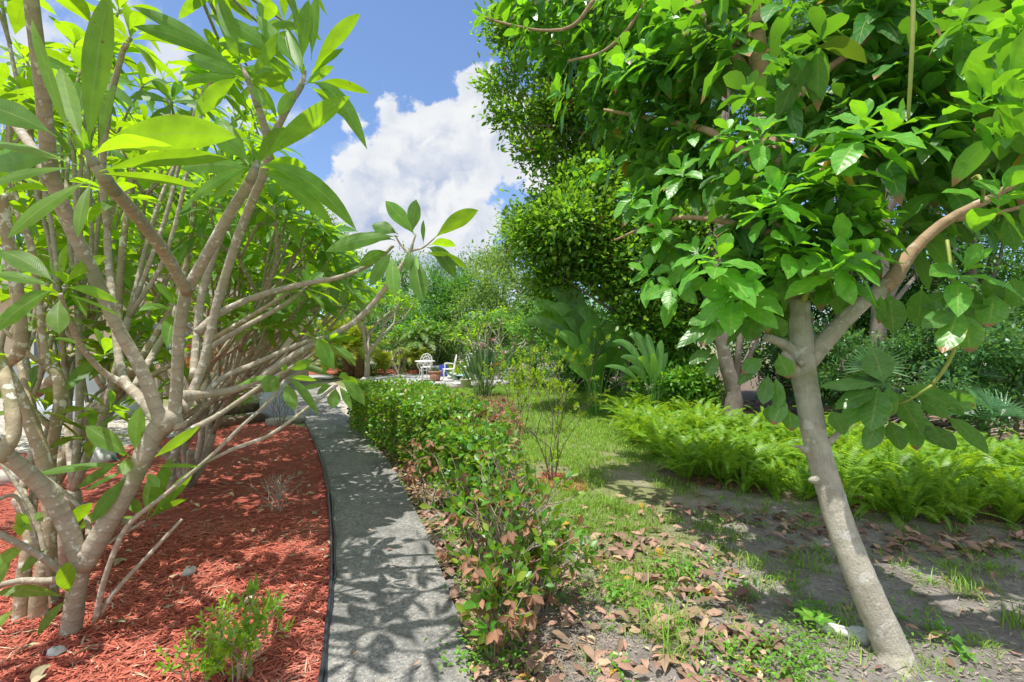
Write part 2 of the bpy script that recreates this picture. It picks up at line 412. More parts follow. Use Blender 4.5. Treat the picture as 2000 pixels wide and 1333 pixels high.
def ground_mats():
    # lawn and sandy soil, told apart by where the grass wore away
    m, nt, out = new_mat('lawn_soil'); b = NB(nt); tc = b.n('ShaderNodeTexCoord').outputs['Object']
    dirt = b.mix(b.ramp(b.noise(5, 8, .65, tc), .3, .7), (.26, .21, .165), (.43, .375, .32))
    dirt = b.mix(b.ramp(b.noise(42, 6, .7, tc), .52, .75), dirt, (.14, .10, .075))
    moss = b.mix(b.ramp(b.noise(34, 6, .75, tc), .38, .62), (.13, .18, .045), (.27, .25, .14))
    f = b.ramp(b.noise(.75, 5, .62, tc), .50, .62)
    c = b.mix(f, moss, dirt)
    p = b.n('ShaderNodeBsdfPrincipled', Base__Color=c, Roughness=.95); p.inputs['Specular IOR Level'].default_value = .15
    nt.links.new(b.bump(b.noise(55, 8, .75, tc), .8, .02), p.inputs['Normal']); nt.links.new(p.outputs[0], out.inputs[0]); M['lawn'] = m
    # bare sandy soil
    m, nt, out = new_mat('sandy_soil'); b = NB(nt); tc = b.n('ShaderNodeTexCoord').outputs['Object']
    c = b.mix(b.ramp(b.noise(4, 8, .65, tc), .3, .7), (.28, .245, .215), (.52, .475, .435))
    c = b.mix(b.ramp(b.noise(60, 8, .8, tc), .5, .68), c, (.11, .08, .06)); c = b.mix(b.ramp(b.noise(150, 4, .7, tc), .6, .7), c, (.60, .56, .50))
    p = b.n('ShaderNodeBsdfPrincipled', Base__Color=c, Roughness=.95); p.inputs['Specular IOR Level'].default_value = .15
    nt.links.new(b.bump(b.noise(48, 10, .85, tc), 1.0, .03), p.inputs['Normal']); nt.links.new(p.outputs[0], out.inputs[0]); M['soil'] = m
    # dark woodland floor
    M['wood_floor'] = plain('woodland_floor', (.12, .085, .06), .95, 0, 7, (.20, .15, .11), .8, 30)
    M['mulch'] = plain('red_mulch', (.40, .10, .066), .95, 0, 38, (.24, .058, .04), 1.0, 70)
    M['chip'] = plain('red_wood_chip', (.42, .088, .058), .8, 0, 9, (.54, .16, .105), .3, 90, rnd=.6)
    # exposed aggregate path
    m, nt, out = new_mat('aggregate_concrete'); b = NB(nt); tc = b.n('ShaderNodeTexCoord').outputs['Object']
    vo = b.n('ShaderNodeTexVoronoi', Vector=tc, Scale=72.0); 
    sepc = b.n('ShaderNodeSeparateColor', Color=vo.outputs['Color']).outputs[0]
    peb = b.mix(sepc, (.10, .10, .098), (.46, .44, .40))
    c = b.mix(b.ramp(b.noise(120, 3, .6, tc), .4, .62), peb, (.215, .212, .20))
    c = b.mix(b.math('MULTIPLY', b.ramp(b.noise(2.2, 6, .65, tc), .42, .66), .7), c, (.125, .125, .12))
    c = b.mix(b.ramp(b.noise(6, 7, .75, tc), .57, .74), c, (.38, .33, .25))
    p = b.n('ShaderNodeBsdfPrincipled', Base__Color=c, Roughness=.85); p.inputs['Specular IOR Level'].default_value = .3
    nt.links.new(b.bump(b.math('ADD', vo.outputs['Distance'], b.noise(200, 3, .6, tc)), .5, .006), p.inputs['Normal'])
    nt.links.new(p.outputs[0], out.inputs[0]); M['path'] = m
    M['patio'] = plain('patio_concrete', (.46, .45, .45), .85, 0, 3, (.38, .37, .37), .3, 80)
    m, nt, out = new_mat('white_gravel'); b = NB(nt); tc = b.n('ShaderNodeTexCoord').outputs['Object']
    vo = b.n('ShaderNodeTexVoronoi', Vector=tc, Scale=32.0)
    c = b.mix(b.n('ShaderNodeSeparateColor', Color=vo.outputs['Color']).outputs[0], (.40, .36, .30), (.68, .64, .57))
    c = b.mix(b.ramp(vo.outputs['Distance'], .45, .75), c, (.18, .15, .11))
    p = b.n('ShaderNodeBsdfPrincipled', Base__Color=c, Roughness=.9)
    nt.links.new(b.bump(vo.outputs['Distance'], -.8, .02) if False else b.bump(b.math('SUBTRACT', 1.0, vo.outputs['Distance']), .9, .02), p.inputs['Normal'])
    nt.links.new(p.outputs[0], out.inputs[0]); M['gravel'] = m
ground_mats()
def chip_mat():
    m, nt, out = new_mat('red_wood_chip'); b = NB(nt); tc = b.n('ShaderNodeTexCoord').outputs['Object']
    rnd = b.n('ShaderNodeAttribute', _attribute_name='rnd').outputs['Fac']
    c = b.mix(rnd, (.33, .078, .052), (.63, .185, .12))
    c = b.mix(b.math('MULTIPLY', b.ramp(b.noise(1.6, 5, .6, tc), .45, .68), .55), c, (.50, .22, .165))      # bleached patches
    c = b.mix(b.ramp(rnd, .955, .96), c, (.50, .40, .28))
    c = b.mix(b.math('MULTIPLY', b.ramp(b.noise(60, 4, .6, tc), .5, .8), .5), c, (.15, .035, .025))
    p = b.n('ShaderNodeBsdfPrincipled', Base__Color=c, Roughness=.85); p.inputs['Specular IOR Level'].default_value = .25
    nt.links.new(p.outputs[0], out.inputs[0]); M['chip'] = m
chip_mat()
# ------------------------------------------------------------------ camera, sun, sky
cam = bpy.data.cameras.new('camera'); cam.sensor_width = 36; cam.lens = F / 2000 * 36; cam.clip_end = 2000; cam.clip_start = .05
co = bpy.data.objects.new('camera', cam); COL.objects.link(co); co.location = (0, 0, EYE); co.rotation_euler = (math.pi / 2, 0, 0)
SC.camera = co
SUN = unit([-.19, -.14, .97])
sl = bpy.data.lights.new('sun', 'SUN'); sl.energy = 5.0; sl.angle = math.radians(.53); sl.color = (1, .955, .88)
so = bpy.data.objects.new('sun', sl); COL.objects.link(so); so.rotation_euler = Vector(-SUN).to_track_quat('-Z', 'Y').to_euler()
so.location = (0, 0, 30)
w = bpy.data.worlds.new('World'); SC.world = w; w.use_nodes = True
nt = w.node_tree; nt.nodes.clear(); b = NB(nt)
out = nt.nodes.new('ShaderNodeOutputWorld')
sky = b.n('ShaderNodeTexSky', _sky_type='NISHITA', _sun_disc=False, _sun_elevation=math.asin(SUN[2]), _sun_rotation=math.atan2(SUN[0], SUN[1]),
          _air_density=1.0, _dust_density=.6, _ozone_density=3.0)
d = b.n('ShaderNodeTexCoord').outputs['Generated']
s3 = b.n('ShaderNodeSeparateXYZ', Vector=d)
yy = b.math('MAXIMUM', s3.outputs[1], .02)
uu = b.math('DIVIDE', s3.outputs[0], yy); vv = b.math('DIVIDE', s3.outputs[2], yy)
uv = b.n('ShaderNodeCombineXYZ', X=uu, Y=vv).outputs[0]
warp = b.n('ShaderNodeTexNoise', Vector=uv, Scale=9.0, Detail=6.0, Roughness=.6).outputs['Color']
wv = b.n('ShaderNodeVectorMath', _operation='SCALE', i0=b.n('ShaderNodeVectorMath', _operation='SUBTRACT', i0=warp, i1=(.5, .5, .5)).outputs[0], Scale=.11).outputs[0]
uvw = b.n('ShaderNodeVectorMath', _operation='ADD', i0=uv, i1=wv).outputs[0]
def smax(x, y):
    o = b.math('SMOOTH_MAX', x, y); o.node.inputs[2].default_value = .03; return o
def cloud_field(blobs):
    f = None
    for (px, py, r) in blobs:
        c = ((px - CX) / F, (CY - py) / F, 0)
        dd = b.n('ShaderNodeVectorMath', _operation='DISTANCE', i0=uvw, i1=c).outputs['Value']
        s = b.math('SUBTRACT', r / F, dd)
        f = s if f is None else smax(f, s)
    return f
main = cloud_field([(765, 225, 38), (800, 300, 80), (720, 350, 72), (860, 265, 78), (935, 190, 62), (975, 250, 90), (850, 380, 110), (740, 440, 100),
                    (910, 440, 72), (690, 430, 60), (905, 325, 70), (1010, 300, 60), (820, 500, 90), (935, 500, 40), (690, 235, 26), (1060, 350, 34), (640, 380, 40), (1120, 310, 60)])
small = cloud_field([(680, 297, 16), (330, 110, 60), (230, 30, 60), (150, 150, 80), (480, 215, 50), (60, 80, 90), (560, 235, 26), (1010, 550, 40)])
n1 = b.noise(16, 9, .62, uv); n2 = b.noise(5, 6, .55, uv)
edge = b.math('MULTIPLY', b.math('SUBTRACT', n1, .5), .10)
am = b.ramp(b.math('ADD', main, edge), -.004, .014)
as_ = b.math('MULTIPLY', b.ramp(b.math('ADD', small, b.math('MULTIPLY', edge, 1.5)), -.02, .05), .8)
alpha = b.math('MAXIMUM', am, as_)
alpha = b.math('MULTIPLY', alpha, b.ramp(s3.outputs[1], .05, .2))
# billows: crests lit from the upper left, hollows greyer and bluer
sh = b.n('ShaderNodeVectorMath', _operation='ADD', i0=uvw, i1=(.018, -.03, 0)).outputs[0]
ra = b.math('SUBTRACT', b.noise(8, 5, .5, uvw), b.noise(8, 5, .5, sh))
bil = b.ramp(ra, -.10, .12)
dep = b.ramp(main, .0, .12)
shade = b.math('MULTIPLY', b.math('SUBTRACT', 1, bil), b.math('ADD', b.math('MULTIPLY', dep, .95), .15))
cc = b.mix(shade, (4.9, 5.0, 5.1), (2.3, 2.8, 3.9))
final = b.mix(alpha, b.mix(1.0, sky.outputs[0], (.95, 1.0, 1.09), 'MULTIPLY'), cc)
# broken bright cumulus added out of view, overhead and behind, as fill light
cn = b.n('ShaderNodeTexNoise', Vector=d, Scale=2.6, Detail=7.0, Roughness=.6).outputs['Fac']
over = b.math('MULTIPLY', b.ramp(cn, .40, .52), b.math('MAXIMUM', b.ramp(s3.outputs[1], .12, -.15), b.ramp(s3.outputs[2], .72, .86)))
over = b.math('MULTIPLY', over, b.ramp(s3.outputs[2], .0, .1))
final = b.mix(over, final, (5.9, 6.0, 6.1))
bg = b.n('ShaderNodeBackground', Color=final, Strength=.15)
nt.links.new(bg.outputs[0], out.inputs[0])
SC.view_settings.view_transform = 'Standard'; SC.view_settings.look = 'None'; SC.view_settings.gamma = 1
SC.view_settings.exposure = .30
SC.render.film_transparent = False
SC.cycles.max_bounces = 8; SC.cycles.diffuse_bounces = 5; SC.cycles.transmission_bounces = 5; SC.cycles.glossy_bounces = 2
SC.cycles.use_denoising = True
# ------------------------------------------------------------------ ground, path, beds
sheet('ground', [(-160, -40), (160, -40), (160, 220), (-160, 220)], 0.0, M['lawn'])
Z = .03
pathL = [(640, 1500), (636, 1333), (652, 1150), (655, 1080), (648, 980), (632, 900), (608, 845), (585, 805), (572, 775), (560, 745)]
pathR = [(960, 1500), (922, 1333), (893, 1200), (852, 1090), (808, 990), (750, 890), (700, 835), (655, 790), (628, 760), (606, 742)]
PL = [G(x, y, Z)[:2] for x, y in pathL]; PR = [G(x, y, Z)[:2] for x, y in pathR]
PLs = smooth_path(np.c_[PL, np.zeros(len(PL))], np.ones(len(PL)), 4)[0]; PRs = smooth_path(np.c_[PR, np.zeros(len(PR))], np.ones(len(PR)), 4)[0]
path_poly = np.vstack([PLs[:, :2], PRs[::-1, :2]])
sheet('path', path_poly, Z, M['path'], thick=.10)
# cross path at the far end
sheet('far_path', [G(470, 747)[:2], G(470, 733)[:2], G(650, 733.5)[:2], G(650, 742)[:2]], .022, M['patio'], thick=.05)
mulch_poly = [(-9, 1.2), (-.9, 1.2)] + [(p[0] - .02, p[1]) for p in PLs if p[1] < 9.4] + [G(500, 822)[:2], G(400, 842)[:2], G(200, 885)[:2], G(-300, 890)[:2]]
sheet('mulch_bed', mulch_poly, .012, M['mulch'])
gravL = [G(575, 812)[:2], G(480, 815)[:2], G(455, 800)[:2], G(500, 752)[:2], G(560, 748)[:2]]
gravel_l = [(p[0] + .0, p[1]) for p in PLs[::-1] if p[1] > 9.3]
sheet('gravel_strip', [(p[0], p[1]) for p in PLs if p[1] > 9.2] + [G(556, 748)[:2], G(500, 748)[:2], G(440, 800)[:2], G(560, 826)[:2]], .008, M['gravel'])
gr = [p for p in PRs if 7.9 < p[1] < 19]
sheet('gravel_verge', [(p[0] + .0, p[1]) for p in gr] + [(p[0] + .75, p[1] + .1) for p in gr[::-1]], .009, M['gravel'])
# gravel yard behind the plumerias
sheet('gravel_yard', [G(-300, 888)[:2], G(195, 884)[:2], G(395, 842)[:2], G(380, 800)[:2], G(-100, 760)[:2], G(-500, 760)[:2]], .006, M['gravel'])
# sandy soil strip by the hedge and under the avocado
soil_poly = [G(925, 1333)[:2] + [0, -.6], G(922, 1333)[:2], G(852, 1090)[:2], G(808, 990)[:2], G(750, 890)[:2], G(700, 835)[:2], G(830, 850)[:2], G(1000, 930)[:2], G(1090, 985)[:2], G(1130, 1080)[:2], G(1230, 1180)[:2], G(1320, 1120)[:2], G(1420, 1000)[:2], G(1330, 950)[:2], G(1500, 960)[:2], G(1800, 1010)[:2], (6.5, 3.6), (6.5, 1.0), (.2, 1.0)]
def ragged(poly, amp=.13, step=.07, rng=R):
    poly = [np.asarray(p, float)[:2] for p in poly]; out = []
    ph = rng.uniform(0, 6.28, 8); fr = np.array([1.3, 2.1, 3.7, 5.9, 8.3, 12.1, 17.3, 25.7])
    s = 0.
    for i, a in enumerate(poly):
        c = poly[(i + 1) % len(poly)]; L = np.linalg.norm(c - a); n = int(min(80, max(1, L / step))); nv = np.array([-(c - a)[1], (c - a)[0]]) / max(L, 1e-6)
        for k in range(n):
            t = k / n; s += L / n
            out.append(a + (c - a) * t + nv * amp * min(1, L) * (np.sin(fr * s + ph) / np.sqrt(fr)).sum() * .8)
    return out
sheet('soil_patch', ragged(soil_poly), .004, M['soil'])
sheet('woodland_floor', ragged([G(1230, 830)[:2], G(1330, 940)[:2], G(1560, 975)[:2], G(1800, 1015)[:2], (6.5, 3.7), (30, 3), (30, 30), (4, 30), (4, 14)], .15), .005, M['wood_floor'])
sheet('mulch_patch', ragged([G(x, y)[:2] for x, y in ((1085, 800), (1150, 785), (1130, 800), (1075, 815))], .06), .006, M['mulch'])
sheet('mulch_spot', ragged([G(x, y)[:2] for x, y in ((1060, 925), (1120, 928), (1150, 950), (1140, 965), (1080, 955), (1050, 940))], .06), .006, M['mulch'])
sheet('mulch_ring', ragged([G(x, y)[:2] for x, y in ((880, 775), (1010, 772), (1015, 783), (950, 790), (885, 787))], .06), .006, M['mulch'])
sheet('far_mulch_bed', [(-12.5, 22.6), (-1.2, 22.6), (-1.2, 30), (-14, 30)], .05, M['mulch'], thick=.05)
# patio, a low round slab
pc = []
for k in range(40):
    a = 2 * math.pi * k / 40
    pc.append((-2.75 + 2.85 * math.cos(a), 19.2 + 2.9 * math.sin(a)))
sheet('patio', pc, .14, M['patio'], thick=.16)

# wood chips, grass and litter
def flat_leaf_set(g, xy, z, L, W, prof, curl, fold, m=0, rng=R, nseg=2, tilt=.15, across=3, rnd=None, wave=0):
    k = len(xy); a = rng.uniform(0, 6.283, k)
    d = np.stack([np.cos(a), np.sin(a), rng.normal(0, tilt, k)], 1) * L[:, None]
    B = np.c_[xy, np.broadcast_to(z, (k,)) + np.abs(rng.normal(0, .006, k))] - d * .5; T = B + d
    B[:, 2] = np.maximum(B[:, 2], z + .001); T[:, 2] = np.maximum(T[:, 2], z + .001)
    C = (B + T) / 2; C[:, 2] += curl * L * rng.uniform(-.1, 1, k)
    S = np.cross(unit(d), np.array([0, 0, 1.]) + rng.normal(0, .25, (k, 3)))
    leaves(g, B, C, T, W, S, prof, nseg, fold, rnd, m, across, wave, rng)
CHIP = ([0, .12, .5, .88, 1], [.25, .9, 1, .85, .15])
g = Geo()
near = [p for p in mulch_poly]
xy = np.vstack([rand_in([(-4.6, 1.6), (-.85, 1.6), (-1.2, 4.2), (-5, 4.2)], 30000), rand_in(mulch_poly, 24000, ypow=1.4)])
xy = xy[inside(mulch_poly, xy[:, 0], xy[:, 1])]
k = len(xy); L = R.gamma(4, .013, k).clip(.02, .13) * np.where(xy[:, 1] > 4, 1.3, 1); W = R.uniform(.005, .013, k) * np.where(xy[:, 1] > 4, 1.3, 1)
flat_leaf_set(g, xy, .016 + .012 * R.random(k), L, W, CHIP, .1, -.55, tilt=.22)
far = np.c_[R.uniform(-12, -1.5, 3500), R.uniform(22.7, 27, 3500)]
k = len(far); flat_leaf_set(g, far, .055, R.uniform(.08, .18, k), R.uniform(.03, .05, k), CHIP, .1, -.5)
for poly in ([G(x, y)[:2] for x, y in ((1060, 925), (1120, 928), (1150, 950), (1140, 965), (1080, 955), (1050, 940))], [G(x, y)[:2] for x, y in ((1085, 800), (1150, 785), (1130, 800), (1075, 815))], [G(x, y)[:2] for x, y in ((880, 775), (1010, 772), (1015, 783), (950, 790), (885, 787))]):
    p2 = rand_in(poly, 500); flat_leaf_set(g, p2, .012, R.uniform(.03, .1, 500), R.uniform(.008, .02, 500), CHIP, .1, -.5)
tag(g.build('mulch_chips', M['chip'], smooth=False), kind='stuff')

# grass
g = Geo()
lawn_poly = [G(900, 800)[:2], (-3.2, 14), (-1, 17), (1.5, 19), (3.4, 16), G(1240, 815)[:2], G(1330, 945)[:2], G(1500, 985)[:2], G(1500, 1100)[:2], G(1330, 1330)[:2], G(1130, 1330)[:2], G(1060, 1020)[:2], G(990, 880)[:2]]
def blades(g, xy, h, wd, rng=R, m=0, lean=.45):
    k = len(xy); B = np.c_[xy, np.zeros(k)]
    a = rng.uniform(0, 6.283, k); dx = np.stack([np.cos(a), np.sin(a), np.zeros(k)], 1)
    ln = rng.uniform(.1, 1, k)[:, None] * lean * h[:, None] * 1.6
    T = B + dx * ln; T[:, 2] = h * rng.uniform(.6, 1, k); C = B + dx * ln * .25; C[:, 2] = h * .8
    leaves(g, B, C, T, wd, np.cross(dx, [0, 0, 1.]), BLADE, 2, 0, None, m, 2, 0, rng)
xy = rand_in(lawn_poly, 150000, ypow=1.25)
from math import sin
def patchy(xy, f, s):
    x, y = xy[:, 0], xy[:, 1]
    return (np.sin(x * f + s) + np.sin(y * f * .8 + 1.3 * s) + np.sin((x + y) * f * 1.7 + s) * .8 + np.sin((x - y) * f * 2.3 - s) * .6) / 2
pn = patchy(xy, 2.1, .7) + .7 * patchy(xy, 7.0, 2.0)
thr = np.interp(xy[:, 1], [2, 4, 5.5, 7, 20], [.65, .5, .1, -1.1, -1.7]) + np.interp(np.abs(xy[:, 0] - xy[:, 1] * .13), [0, 1.2, 3], [-.15, .1, .2])
xy = xy[pn + R.normal(0, .25, len(pn)) > thr]
h = R.uniform(.03, .08, len(xy)) * np.interp(xy[:, 1], [2, 6, 20], [1, 1, 1.25]); blades(g, xy, h, R.uniform(.003, .006, len(xy)) * np.interp(xy[:, 1], [2, 6, 20], [1, 1.5, 3.4]), lean=.6)
# tufts in the sand
def tuft(g, c, n, hh, spread):
    xy = np.asarray(c)[:2] + R.normal(0, spread, (n, 2)); blades(g, xy, R.uniform(.35, 1, n) * hh * .85, R.uniform(.0035, .007, n), lean=1.25)
for px, py, n, hh in ((1160, 935, 70, .2), (1190, 990, 80, .2), (1230, 1040, 60, .16), (1215, 1000, 60, .2), (1150, 990, 50, .15), (1290, 1090, 50, .15), (1880, 1145, 60, .2), (1885, 1160, 50, .16), (1985, 1225, 60, .22), (1240, 1180, 60, .2), (1290, 1255, 60, .26), (1320, 1230, 50, .2), (1470, 1110, 60, .14), (1450, 1095, 60, .12), (1560, 1105, 40, .15), (1500, 1160, 40, .1), (1650, 1210, 40, .16), (1340, 1100, 60, .13), (1210, 1120, 50, .15), (1060, 1060, 50, .14), (1110, 1050, 50, .14), (1600, 1120, 40, .12), (1850, 1110, 70, .12), (1930, 1120, 70, .12), (1900, 1085, 60, .1), (1640, 1250, 60, .12), (1540, 1140, 50, .1), (1010, 1010, 40, .14), (1040, 985, 40, .14), (1330, 1290, 50, .16), (1420, 1270, 40, .13)):
    tuft(g, G(px, py), n, hh, .05)
for _ in range(650):
    c = rand_in(soil_poly, 1)[0]
    if inside(path_poly, c[:1], c[1:])[0]: continue
    tuft(g, c, int(R.integers(6, 26)), R.uniform(.05, .13), .035)
tag(g.build('grass', M['grass']), kind='stuff')

# broad leaved ground weeds
g = Geo()
def weed_patch(g, c, n, rad, L, hh=.08):
    k = n; B = np.c_[np.asarray(c)[:2] + R.normal(0, rad, (k, 2)), R.uniform(.01, hh, k)]
    d = rdir(k); d[:, 2] = np.abs(d[:, 2]) * .4; d = unit(d) * (L * R.uniform(.6, 1.2, k))[:, None]
    leaves(g, B, B + d * .5 + [0, 0, .25 * L], B + d, L * R.uniform(.45, .65, k), np.cross(d, [0, 0, 1.]), OVAL, 2, .15)
for px, py, n, rad, L in ((1330, 1130, 180, .09, .035), (1300, 1120, 120, .08, .035), (1390, 1105, 60, .05, .03), (1260, 1210, 60, .07, .03), (1600, 1215, 70, .05, .045), (1590, 1300, 120, .07, .03), (1560, 1260, 90, .07, .03), (1450, 1170, 60, .05, .04), (1480, 1290, 110, .1, .035), (1420, 1310, 120, .1, .03), (1540, 1325, 90, .06, .03), (1210, 1180, 50, .06, .04), (1160, 1075, 60, .06, .035), (1200, 1165, 40, .05, .05), (1840, 1245, 16, .03, .05), (1880, 1290, 14, .02, .06), (1760, 1215, 20, .04, .04), (1400, 1020, 40, .08, .04), (1120, 1010, 40, .08, .04), (960, 1230, 200, .10, .035), (940, 1290, 160, .09, .035), (980, 1300, 120, .09, .03), (900, 1050, 140, .10, .04), (910, 980, 120, .10, .04), (880, 940, 90, .10, .04), (930, 1140, 120, .09, .035), (1060, 1140, 60, .09, .035), (1120, 1180, 60, .08, .035), (1020, 1080, 60, .09, .035)):
    weed_patch(g, G(px, py), n, rad, L)
for _ in range(420):
    c = rand_in(soil_poly, 1)[0]
    if inside(path_poly, c[:1], c[1:])[0]: continue
    weed_patch(g, c, int(R.integers(4, 20)), .04, R.uniform(.02, .04), .05)
tag(g.build('ground_weeds', M['weed']), kind='stuff')

# dry leaves strewn about
g = Geo()
strip = [(p[0] + .02, p[1]) for p in PRs if p[1] < 8.5] + [(p[0] + .42, p[1]) for p in PRs[::-1] if p[1] < 8.5]
def litter(g, poly, n, l0, l1, m=0, z=.008, ypow=1.0, rng=R, avoid=True):
    xy = rand_in(poly, n, ypow=ypow)
    if avoid: xy = xy[~inside(path_poly, xy[:, 0], xy[:, 1])]
    k = len(xy); L = rng.uniform(l0, l1, k)
    flat_leaf_set(g, xy, z + .03 * rng.random(k) ** 2, L, L * rng.uniform(.32, .5, k), AVO, .35, rng.uniform(-.7, .9, k), m, nseg=5, tilt=.3, wave=.2)
litter(g, strip, 1300, .04, .11)
front = [G(925, 1333)[:2] + [0, -.5], G(860, 1100)[:2], G(1000, 1010)[:2], G(1200, 1050)[:2], G(1420, 1080)[:2], G(1500, 1200)[:2], G(1560, 1333)[:2], (1.5, 1.6)]
litter(g, front, 850, .05, .145); litter(g, front, 300, .02, .06, 1)
litter(g, [G(1000, 1000)[:2], G(1330, 960)[:2], G(1560, 1010)[:2], G(1700, 1060)[:2], G(2000, 1060)[:2], G(2000, 1100)[:2], G(1650, 1120)[:2], G(1200, 1060)[:2]], 170, .05, .13)
litter(g, [G(1300, 985)[:2], G(1560, 1010)[:2], G(1800, 1045)[:2], G(2100, 1050)[:2], G(2100, 1085)[:2], G(1750, 1085)[:2], G(1500, 1035)[:2], G(1300, 1000)[:2]], 190, .06, .15)
litter(g, [G(1400, 1060)[:2], G(2100, 1060)[:2], (3, 1.6), (1.2, 1.6)], 130, .03, .10)
litter(g, [(3, 7), (11, 6), (14, 14), (4, 14)], 1600, .08, .2)
litter(g, mulch_poly, 430, .04, .12, 1, .02, 1.5, avoid=False)
litter(g, path_poly, 110, .012, .06, 0, .034, 1.3, avoid=False)
tag(g.build('leaf_litter', [M['litter'], M['litter_pale']]), kind='stuff')
# pine straw and twigs around the hedge foot
g = Geo()
xy = rand_in([G(960, 1333)[:2] + [0, -.4], G(930, 1120)[:2], G(1030, 1060)[:2], G(1180, 1150)[:2], G(1200, 1333)[:2] + [0, -.4]], 1500)
k = len(xy); flat_leaf_set(g, xy, .006 + .025 * R.random(k), R.uniform(.06, .2, k), R.uniform(.002, .004, k), CHIP, .2, -.4)
xy = np.vstack([rand_in(soil_poly, 7000), rand_in([G(1000, 1000)[:2], G(1420, 1000)[:2], G(2050, 1060)[:2], (3, 1.6), (.4, 1.6)], 6000)]); xy = xy[~inside(path_poly, xy[:, 0], xy[:, 1])]
k = len(xy); L = R.gamma(2.2, .011, k).clip(.006, .10); flat_leaf_set(g, xy, .004 + .008 * R.random(k), L, np.minimum(R.uniform(.002, .012, k), L), CHIP, .25, R.uniform(-.8, .5, k), tilt=.25)
tag(g.build('straw_debris', M['twig']), kind='stuff')

# black edging along the path, several strands side by side
g = Geo()
el = [p for p in PLs if p[1] < 9.3]
for k, (ox, r) in enumerate(((-.028, .012), (-.005, .009))):
    pts = [(p[0] + ox + R.normal(0, .005), p[1], .045 - .01 * k + R.normal(0, .003)) for p in el]
    p2, r2 = smooth_path(pts, np.full(len(pts), r), 3); tube(g, p2, r2, 8)
solo(g, 'garden_edging', M['edging'], 'black plastic tubing laid along the left edge of the path beside red mulch', 'edging', (el[0][0], el[0][1], 0))
# ------------------------------------------------------------------ plumerias
def plum_rosette(g, tip, ax, n=12, L=.30, W=.085, rng=R, nseg=6, across=3, droop=.35, m=0):
    ax = unit(ax); ref = np.array([0, 0, 1.]) if abs(ax[2]) < .9 else np.array([1., 0, 0])
    u = unit(np.cross(ax, ref)); v = np.cross(ax, u)
    i = np.arange(n); az = i * 2.399 + rng.uniform(0, 6.28)
    pol = np.interp(i / max(1, n - 1), [0, .25, 1], [.35, .95, 1.75]) + rng.normal(0, .12, n)
    d = np.cos(pol)[:, None] * ax + np.sin(pol)[:, None] * (np.cos(az)[:, None] * u + np.sin(az)[:, None] * v)
    l = L * np.interp(i / max(1, n - 1), [0, .3, 1], [.6, 1, .95]) * rng.uniform(.8, 1.15, n)
    B = tip - ax * (.05 * i / n)[:, None]
    C = B + d * (l * .5)[:, None] + np.array([0, 0, .10])[None] * l[:, None]
    T = B + d * l[:, None]; T[:, 2] -= droop * l * np.clip(np.sin(pol), .15, 1) * rng.uniform(.3, 1.2, n)
    S = np.cross(d, ax + rng.normal(0, .12, (n, 3))); 
    leaves(g, B, C, T, W * l / L * rng.uniform(.85, 1.15, n), S, PLUM, nseg, .16, None, m, across, .05, rng)
def spike(g, tip, ax, n=3, L=.09, rng=R, m=0):
    ax = unit(ax); d = unit(ax + rng.normal(0, .25, (n, 3))); B = np.tile(tip, (n, 1))
    leaves(g, B, B + d * L * .5, B + d * L, .018, np.cross(d, rdir(n, rng)), LANCE, 3, .5, None, m, 3, 0, rng)

def grow(p, d, L, r, lev, rng, segs, tips, nch=(2, 3), ang=(.45, .75), shr=.78, rs=.78, up=.25, wig=.05, taper=.86, nstep=4, ok=None):
    d = unit(d); pts = [p]; q = p
    for i in range(nstep):
        d = unit(d + rng.normal(0, wig, 3) + np.array([0, 0, up / nstep])); q = q + d * L / nstep; pts.append(q)
    if ok is not None and not ok(q): return
    segs.append((pts, r, r * taper))
    if lev == 0: tips.append((q, d)); return
    k = int(rng.integers(nch[0], nch[1] + 1)); az0 = rng.uniform(0, 6.28)
    ref = np.array([.3, .2, .93]) if abs(d[2]) < .9 else np.array([1., .1, 0])
    u = unit(np.cross(d, ref)); v = np.cross(d, u)
    for j in range(k):
        az = az0 + 6.283 * j / k + rng.normal(0, .3); a = rng.uniform(*ang)
        nd = math.cos(a) * d + math.sin(a) * (math.cos(az) * u + math.sin(az) * v)
        grow(q - d * r * .3, nd, L * shr * rng.uniform(.8, 1.2), r * rs, lev - 1, rng, segs, tips, nch, ang, shr, rs, up, wig, taper, nstep, ok)

def plumeria(base, h, seed, label, levels=4, nstem=3, lean=(0, 0), r0=.075, nleaf=11, L=.28, W=.078, leafmat='plum_leaf', spread=.55, group=None, cut=None, name='plumeria_tree', first=.20):
    rng = np.random.default_rng(seed); base = np.asarray(base, float)
    t = thing(name, label, 'tree', base, group)
    segs, tips = [], []
    s = sum(.78 ** i for i in range(levels + 1)) * .82
    trunk = base + np.array([lean[0] * .3, lean[1] * .3, h * first])
    segs.append(([base - [0, 0, .03], base + (trunk - base) * .5 + rng.normal(0, .02, 3), trunk], r0 * 1.15, r0))
    for j in range(nstem):
        az = 6.283 * j / nstem + rng.uniform(-.4, .4)
        d = np.array([math.cos(az) * spread + lean[0], math.sin(az) * spread + lean[1], .85])
        grow(trunk, d, (h * (1 - first)) / s, r0 * .72, levels, rng, segs, tips, up=.28, ok=cut)
    g = Geo()
    for pts, a, c in segs:
        p2, r2 = smooth_path(pts, np.linspace(a, c, len(pts)), 2); tube(g, p2, r2, 7, lump=.03, rng=rng, r=float(rng.random()))
    g.build('trunk', M['plum_bark'], t)
    g = Geo()
    for q, d in tips:
        plum_rosette(g, q, d, int(rng.integers(nleaf - 2, nleaf + 3)), L * rng.uniform(.8, 1.1), W, rng, 5)
        if rng.random() < .5: spike(g, q, d, 3, .1, rng)
    g.build('crown', M[leafmat], t)
    return t

